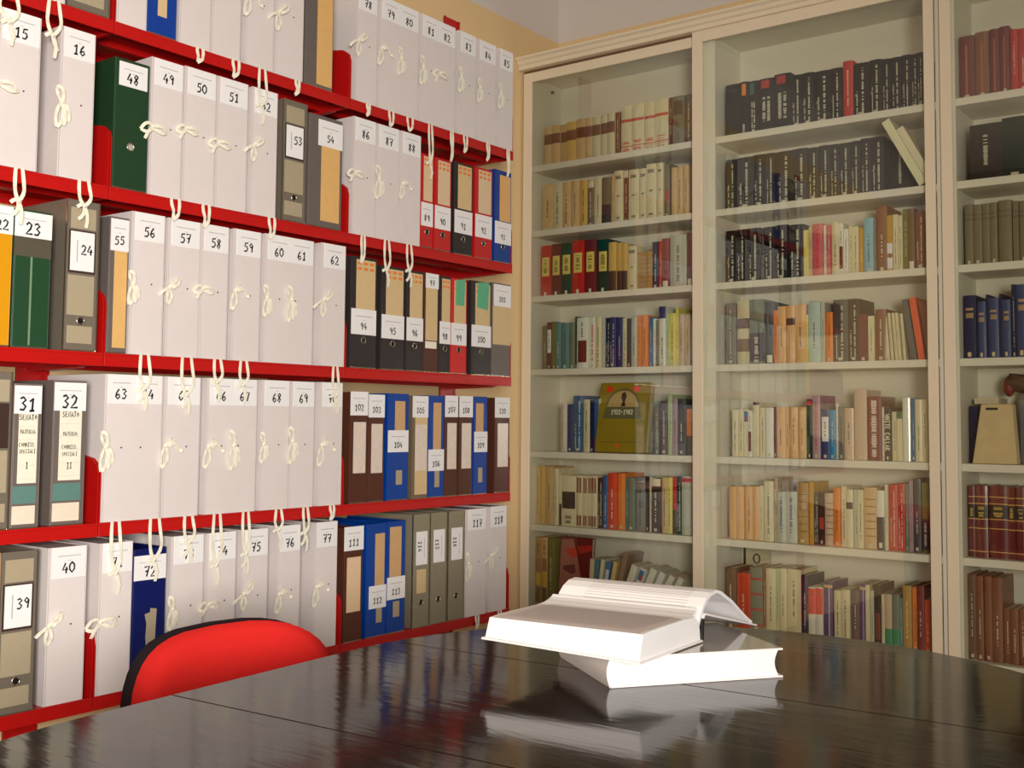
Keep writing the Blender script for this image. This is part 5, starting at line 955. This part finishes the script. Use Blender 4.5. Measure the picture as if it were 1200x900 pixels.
# clear ribbed jar standing behind the case carries the brown rock
m_mesh = mat((196, 200, 206), .15, 1.1, .1, 40, metal=.5)
jr = MB(); prof = [(.0, 0), (.05, 0), (.055, .01), (.055, .19), (.045, .215), (.0, .215)]
seg = 28; jr.grid([[((rr_*(1+.03*(j % 2)))*math.cos(2*math.pi*j/seg), (rr_*(1+.03*(j % 2)))*math.sin(2*math.pi*j/seg), zz) for j in range(seg+1)] for rr_, zz in prof])
o = obj('ribbed_jar', jr, m_mesh, loc=(1.585, .165, ZS[4]+.001)); tag(o, 'silvery ribbed jar behind the beige case, fifth shelf, right bay', 'jar')
o = obj('rough_stone', b, mat((100, 80, 62), .95, 1, .6, 70, bump=1, spec=.1), loc=(1.565, .135, ZS[4]+.216+.030), smooth=True); tag(o, 'dark brown rough lump of stone resting on the ribbed jar, right bay', 'stone')
obj('red_flank', MB().grid([[tuple(Vector((-.052, -.012, -.012)) + Vector((math.sin(math.pi*i/10)*math.cos(math.pi*j/10)*.017, math.sin(math.pi*i/10)*math.sin(math.pi*j/10)*.018, math.cos(math.pi*i/10)*.030))) for j in range(21)] for i in range(11)]), mat((116, 34, 32), .5, 1.2, .3, 60), o, smooth=True)
o = obj('lying_book', MB().box(0, .072, 0, .11, 0, .0018).box(0, .072, 0, .11, .0152, .017).box(0, .0018, 0, .11, .0018, .0152), CR, loc=(1.416, .104, ZS[4]+max(q[4] for q in BOOKS if q[0] == 'right' and q[1] == 4)+.001)); tag(o, 'cream book lying flat on the dark blue books behind the beige case', 'book')
obj('page_block', MB().box(.0018, .070, .002, .108, .0018, .0152), m_pages, o)

# ------------------------------------------------------------------ table
TH = .062; AX = Vector((-math.sin(TH), math.cos(TH), 0)); NXv = Vector((math.cos(TH), math.sin(TH), 0)); CF = Vector((1.536, -2.01, 0)); RT = .642; LT = .56
m_tab = bpy.data.materials.new('black_stained_wood'); m_tab.use_nodes = True; N = m_tab.node_tree.nodes; Lk = m_tab.node_tree.links; bs = N['Principled BSDF']
tc = N.new('ShaderNodeTexCoord'); mp = N.new('ShaderNodeMapping'); mp.inputs['Scale'].default_value = (2.2, 14, 1); mp.inputs['Rotation'].default_value = (0, 0, math.radians(55)); n1 = N.new('ShaderNodeTexNoise'); n1.inputs['Scale'].default_value = 3.2; n1.inputs['Detail'].default_value = 5; n1.inputs['Distortion'].default_value = .6
n2 = N.new('ShaderNodeTexNoise'); n2.inputs['Scale'].default_value = 3.5; n2.inputs['Detail'].default_value = 4
Lk.new(tc.outputs['Object'], mp.inputs[0]); Lk.new(mp.outputs[0], n1.inputs['Vector']); Lk.new(tc.outputs['Object'], n2.inputs['Vector'])
cr = N.new('ShaderNodeValToRGB'); cr.color_ramp.elements[0].position = .35; cr.color_ramp.elements[0].color = (.008, .005, .004, 1); cr.color_ramp.elements[1].position = .75; cr.color_ramp.elements[1].color = (.030, .016, .010, 1); Lk.new(n1.outputs['Fac'], cr.inputs[0]); Lk.new(cr.outputs[0], bs.inputs['Base Color'])
rm = N.new('ShaderNodeMapRange'); rm.inputs[3].default_value = .05; rm.inputs[4].default_value = .15; Lk.new(n2.outputs['Fac'], rm.inputs[0]); Lk.new(rm.outputs[0], bs.inputs['Roughness'])
bp = N.new('ShaderNodeBump'); bp.inputs['Strength'].default_value = .14; bp.inputs['Distance'].default_value = .002; Lk.new(n1.outputs['Fac'], bp.inputs['Height']); Lk.new(bp.outputs[0], bs.inputs['Normal'])
bs.inputs['Specular IOR Level'].default_value = .28
tb = bpy.data.objects.new('oval_table', None); COLL.objects.link(tb); tb.location = (1.55, -2.29, 0)
tag(tb, 'large oval black-stained wooden table with leaf seams, in the foreground', 'table')
def tpt(s, q, z, R=RT):  # s along the long axis from the far centre, q across
    return CF + AX*s + NXv*q + Vector((0, 0, z))
def outline(s0, s1, R):
    """boundary of the stadium between the axis stations s0 < s1, anticlockwise"""
    f = lambda s: math.sqrt(max(0, R*R - (max(s, 0))**2)) if s > 0 else (math.sqrt(max(0, R*R - (s+LT)**2)) if s < -LT else R)
    hi = R if s1 > R - .001 else s1; lo = -LT-R if s0 < -LT-R+.001 else s0
    n = 60; ss = [lo + (hi-lo)*(1-math.cos(math.pi*i/n))/2 for i in range(n+1)]
    right = [(s, f(s)) for s in ss]; left = [(s, -f(s)) for s in reversed(ss)]
    pts = right + left; out = []
    for p in pts:
        if not out or math.hypot(p[0]-out[-1][0], p[1]-out[-1][1]) > 1e-5: out.append(p)
    if math.hypot(out[0][0]-out[-1][0], out[0][1]-out[-1][1]) < 1e-5: out.pop()
    return out
for s0, s1 in ((.1025, 9), (-.4075, .0995), (-9, -.4105)):
    o = P('tabletop', MB().prism([tpt(s, q, .722) for s, q in outline(s0, s1, RT)], (0, 0, .028)), m_tab, tb)
    bv = o.modifiers.new('bevel', 'BEVEL'); bv.width = .0012; bv.segments = 2; bv.limit_method = 'ANGLE'; bv.angle_limit = math.radians(40)
P('apron', MB().prism([tpt(s, q, .63) for s, q in outline(-9, 9, RT-.09)], (0, 0, .091)), m_tab, tb)
for s, q in ((.3, .3), (.3, -.3), (-.86, .3), (-.86, -.3)):
    P('leg', MB().tube([tpt(s, q, z) for z in (0, .1, .3, .55, .64)], [.022, .028, .034, .04, .04], 14), m_tab, tb, smooth=True)

# ------------------------------------------------------------------ books on the table
m_bp = mat((246, 240, 240), .7, 1, .03, 500, stretch=(1, 1, 60)); m_cov = mat((240, 234, 232), .35, 1, .02)
m_gcov = mat((150, 144, 134), .1, 1, .45, 9, coat=1.0, name='glossy_photo_cover_painted_sheen')  # pale patches in the colour stand for streaks reflected on the cover
A0 = Vector((1.412, -2.008, .7505)); ex = Vector((.18, .244, 0)).normalized(); ey = Vector((-.191, .135, 0)).normalized(); ey = (ey - ex*ey.dot(ex)).normalized()
W1, D1, T1 = .303, .235, .047
def frame(o, org, x, y):
    z = x.cross(y); o.matrix_world = Matrix(((x.x, y.x, z.x, org.x), (x.y, y.y, z.y, org.y), (x.z, y.z, z.z, org.z), (0, 0, 0, 1)))
b = MB().box(0, W1, 0, D1, 0, .003).box(0, W1, 0, D1, T1-.003, T1)
sp = [(-.006*math.sin(math.pi*i/8), 0, T1*i/8) for i in range(9)]
b.grid([sp, [(x, D1, z) for x, _, z in sp], [(x+.003, D1, z) for x, _, z in sp], [(x+.003, 0, z) for x, _, z in sp], sp])
o = obj('closed_book', b, m_cov, bevel=0); frame(o, A0, ex, ey); tag(o, 'closed thick white hardback with glossy grey cover, under the open book', 'book')
c = MB(); pr = [(.0, .004, .003)] + [(W1-.006-.007*math.sin(math.pi*i/8), .004, .003+(T1-.006)*i/8) for i in range(9)] + [(.0, .004, T1-.003)] + [(-.004*math.sin(math.pi*i/6), .004, T1-.003-(T1-.006)*i/6) for i in range(1, 6)]
obj('page_block', c.prism(pr, (0, D1-.008, 0)), m_bp, o)
obj('glossy_cover_sheet', MB().box(.001, W1-.001, .001, D1-.001, T1, T1+.0006), m_gcov, o)

# open book
sx = Vector((-.994, -.112, 0)).normalized(); wx_ = Vector((-.045, .999, 0)).normalized(); SO = Vector((1.468, -1.822, .7992)); LB = .274
t = bpy.data.objects.new('open_book', None); COLL.objects.link(t); t.location = SO; tag(t, 'thick open book with white pages, one half arched, lying on the closed book', 'book')
def G(s, w, z): return sx*s + wx_*w + Vector((0, 0, z))     # local to the empty
# lying left half: fore-edge slopes outward at the bottom
prof = [(-.208, .004), (-.196, .043), (-.17, .0448), (-.10, .0452), (-.05, .0452), (-.02, .044), (-.006, .040), (.004, .030), (.008, .004)]
RS = .009
def skewed(name, ptsn, s0, s1, m):
    k = len(ptsn); mb = MB()
    mb.v = [tuple(G(s0, a, z)) for a, z in ptsn] + [tuple(G(s1, a, z + (RS if z < .02 else 0))) for a, z in ptsn]
    mb.f = [tuple(range(k))[::-1], tuple(range(k, 2*k))] + [(i, (i+1) % k, k+(i+1) % k, k+i) for i in range(k)]
    return obj(name, mb, m, t)
skewed('page_block', prof, 0, LB, m_bp)
skewed('lower_cover', [(-.213, .0008), (.010, .0008), (.010, .0038), (-.213, .0038)], -.004, LB+.004, m_cov)
m_line = mat((204, 197, 197), .7, 1, .2, 300)
ps = MB().grid([[G(.006, a, z+.0005) for a, z in ((-.195, .0434), (-.17, .0449), (-.1, .0453), (-.05, .0453), (-.008, .042))], [G(LB-.006, a, z+.0005) for a, z in ((-.195, .0434), (-.17, .0449), (-.1, .0453), (-.05, .0453), (-.008, .042))]])
pg_mat = mat((214, 204, 200), .6, 1, .05, 200, name='printed_page')
lp = obj('open_page', ps, pg_mat, t, smooth=True)
ln = MB()
for k in range(34):
    a = -.18 + k*.0046
    ln.box
    ln.strip([tuple(G(.02, a, .0462)), tuple(G(LB-.02, a, .0462))], [tuple(G(.02, a+.0016, .0462)), tuple(G(LB-.02, a+.0016, .0462))])
obj('printed_text', ln, m_line, lp)
for k in range(5):      # loose leaves fanning at the near end
    pts = [(-.085+k*.012, .0452), (-.05+k*.01, .046+k*.0016), (-.02+k*.004, .047+k*.003), (.0, .044+k*.004)]
    obj('leaf', MB().strip([G(0, a, z-.001-k*.0005) for a, z in pts], [G(LB, a, z-.001-k*.0005) for a, z in pts]), m_bp, t, smooth=True)
# arched right half
R0 = [(.000, .030), (.008, .044), (.020, .058), (.034, .069), (.052, .0765), (.074, .0785), (.096, .073), (.118, .0625), (.142, .052), (.166, .038), (.190, .024), (.214, .011), (.232, .003)]
th_ = .006
up = [(a, z) for a, z in R0]; dn = []
for i, (a, z) in enumerate(R0):
    p = R0[max(i-1, 0)]; q = R0[min(i+1, len(R0)-1)]; tx, tz = q[0]-p[0], q[1]-p[1]; l = math.hypot(tx, tz); dn.append((a + tz/l*th_, z - tx/l*th_))
n = len(up); mb = MB(); A_ = [G(0, a, z) for a, z in up]; Bq = [G(LB, a, z) for a, z in up]; C_ = [G(0, a, z) for a, z in dn]; D_ = [G(LB, a, z) for a, z in dn]
mb.grid([A_, Bq, D_, C_, A_]); mb.f += [(0, n, 2*n, 3*n), (n-1, 4*n-1, 3*n-1, 2*n-1)]
ap = obj('arched_pages', mb, m_bp, t, smooth=False)
ln = MB()
for k in range(12):
    i = 1 + k*.36; i0 = int(i); f = i-i0; a = R0[i0][0]*(1-f)+R0[i0+1][0]*f; z = R0[i0][1]*(1-f)+R0[i0+1][1]*f; dx = R0[i0+1][0]-R0[i0][0]; dz = R0[i0+1][1]-R0[i0][1]; l = math.hypot(dx, dz); nx_, nz_ = -dz/l*.0007, dx/l*.0007
    ln.strip([tuple(G(.03, a+nx_, z+nz_)), tuple(G(LB-.05, a+nx_, z+nz_))], [tuple(G(.03, a+nx_+dx/l*.0014, z+nz_+dz/l*.0014)), tuple(G(LB-.05, a+nx_+dx/l*.0014, z+nz_+dz/l*.0014))])
obj('printed_text', ln, m_line, ap)
cv = [(0, 0), (.014, .041), (.022, .046), (.245, -.0045), (.245, -.0075), (.020, .043), (.0155, .038)]
obj('raised_cover', MB().prism([G(-.004, a, z) for a, z in cv[1:]], sx*(LB+.008)), m_cov, t)
obj('spine', MB().prism([G(-.004, a, z) for a, z in ((.008, .002), (.011, .036), (.016, .036), (.013, .002))], sx*(LB+.008)), m_dark, t)

# ------------------------------------------------------------------ chair
m_fab = mat((212, 22, 14), .85, 1, .06, 500, bump=.3, name='red_fabric'); m_pl = mat((40, 34, 36), .45, 1, .05)
ch = bpy.data.objects.new('office_chair', None); COLL.objects.link(ch); ch.location = (.66, -2.105, -.026); ch.rotation_euler[2] = 0
tag(ch, 'red upholstered office chair with black back shell, pushed up to the table', 'chair')
def shell(off, thick, grow):
    """curved back pad: y across, z up, bowed about the vertical"""
    nu, nv = 26, 14; F = []; Bk = []
    hw, hh, zc = .248+grow, .19+grow, .602
    def pt(uu, vv, o):
        y = uu*hw; z = vv*hh
        x = -.075*(1-uu*uu)*1.0 + .03*(vv)*(-.6)
        return (x + o, y, zc + z)
    ring = [];
    m = 40; rows = []
    for k in range(0, 9):
        rr_ = k/8; row = []
        for j in range(m+1):
            a = 2*math.pi*j/m; cu, su = math.cos(a), math.sin(a); e = .62
            uu = math.copysign(abs(cu)**e, cu)*rr_; vv = math.copysign(abs(su)**e, su)*rr_
            puff = thick*math.sqrt(max(0, 1-rr_**6)) 
            row.append(pt(uu, vv, off+puff))
        rows.append(row)
    back = [[pt(math.copysign(abs(math.cos(2*math.pi*j/m))**.62, math.cos(2*math.pi*j/m))*k/8, math.copysign(abs(math.sin(2*math.pi*j/m))**.62, math.sin(2*math.pi*j/m))*k/8, off) for j in range(m+1)] for k in range(8, -1, -1)]
    return MB().grid(rows + back)
obj('backrest', shell(.006, .035, -.001), m_fab, ch, smooth=True)
obj('back_shell', shell(-.020, .026, .0015), m_pl, ch, smooth=True)
sm = MB(); rows = []
for k, (q, z) in enumerate(((0, .475), (.8, .475), (.97, .465), (1, .445), (.97, .425), (0, .42))):
    rows.append([(.22 + .23*q*math.copysign(abs(math.cos(a))**.6, math.cos(a)), .24*q*math.copysign(abs(math.sin(a))**.6, math.sin(a)), z) for a in [2*math.pi*j/32 for j in range(33)]])
obj('seat', sm.grid(rows), m_fab, ch, smooth=True)
obj('back_bar', MB().box(-.10, -.085, -.03, .03, .40, .62).box(-.10, .2, -.03, .03, .40, .415), m_pl, ch)
obj('gas_column', MB().tube([(.22, 0, .06), (.22, 0, .42)], .025, 16), m_pl, ch)
for k in range(5):
    a = 2*math.pi*k/5+.3; e = Vector((.22+.27*math.cos(a), .27*math.sin(a), .07))
    lg = obj('base_leg', MB().tube([(.22, 0, .09), tuple(e)], [.026, .016], 8), m_pl, ch)
    obj('caster', MB().tube([(e.x, e.y-.012, .026), (e.x, e.y+.012, .026)], .025, 14), m_pl, lg)
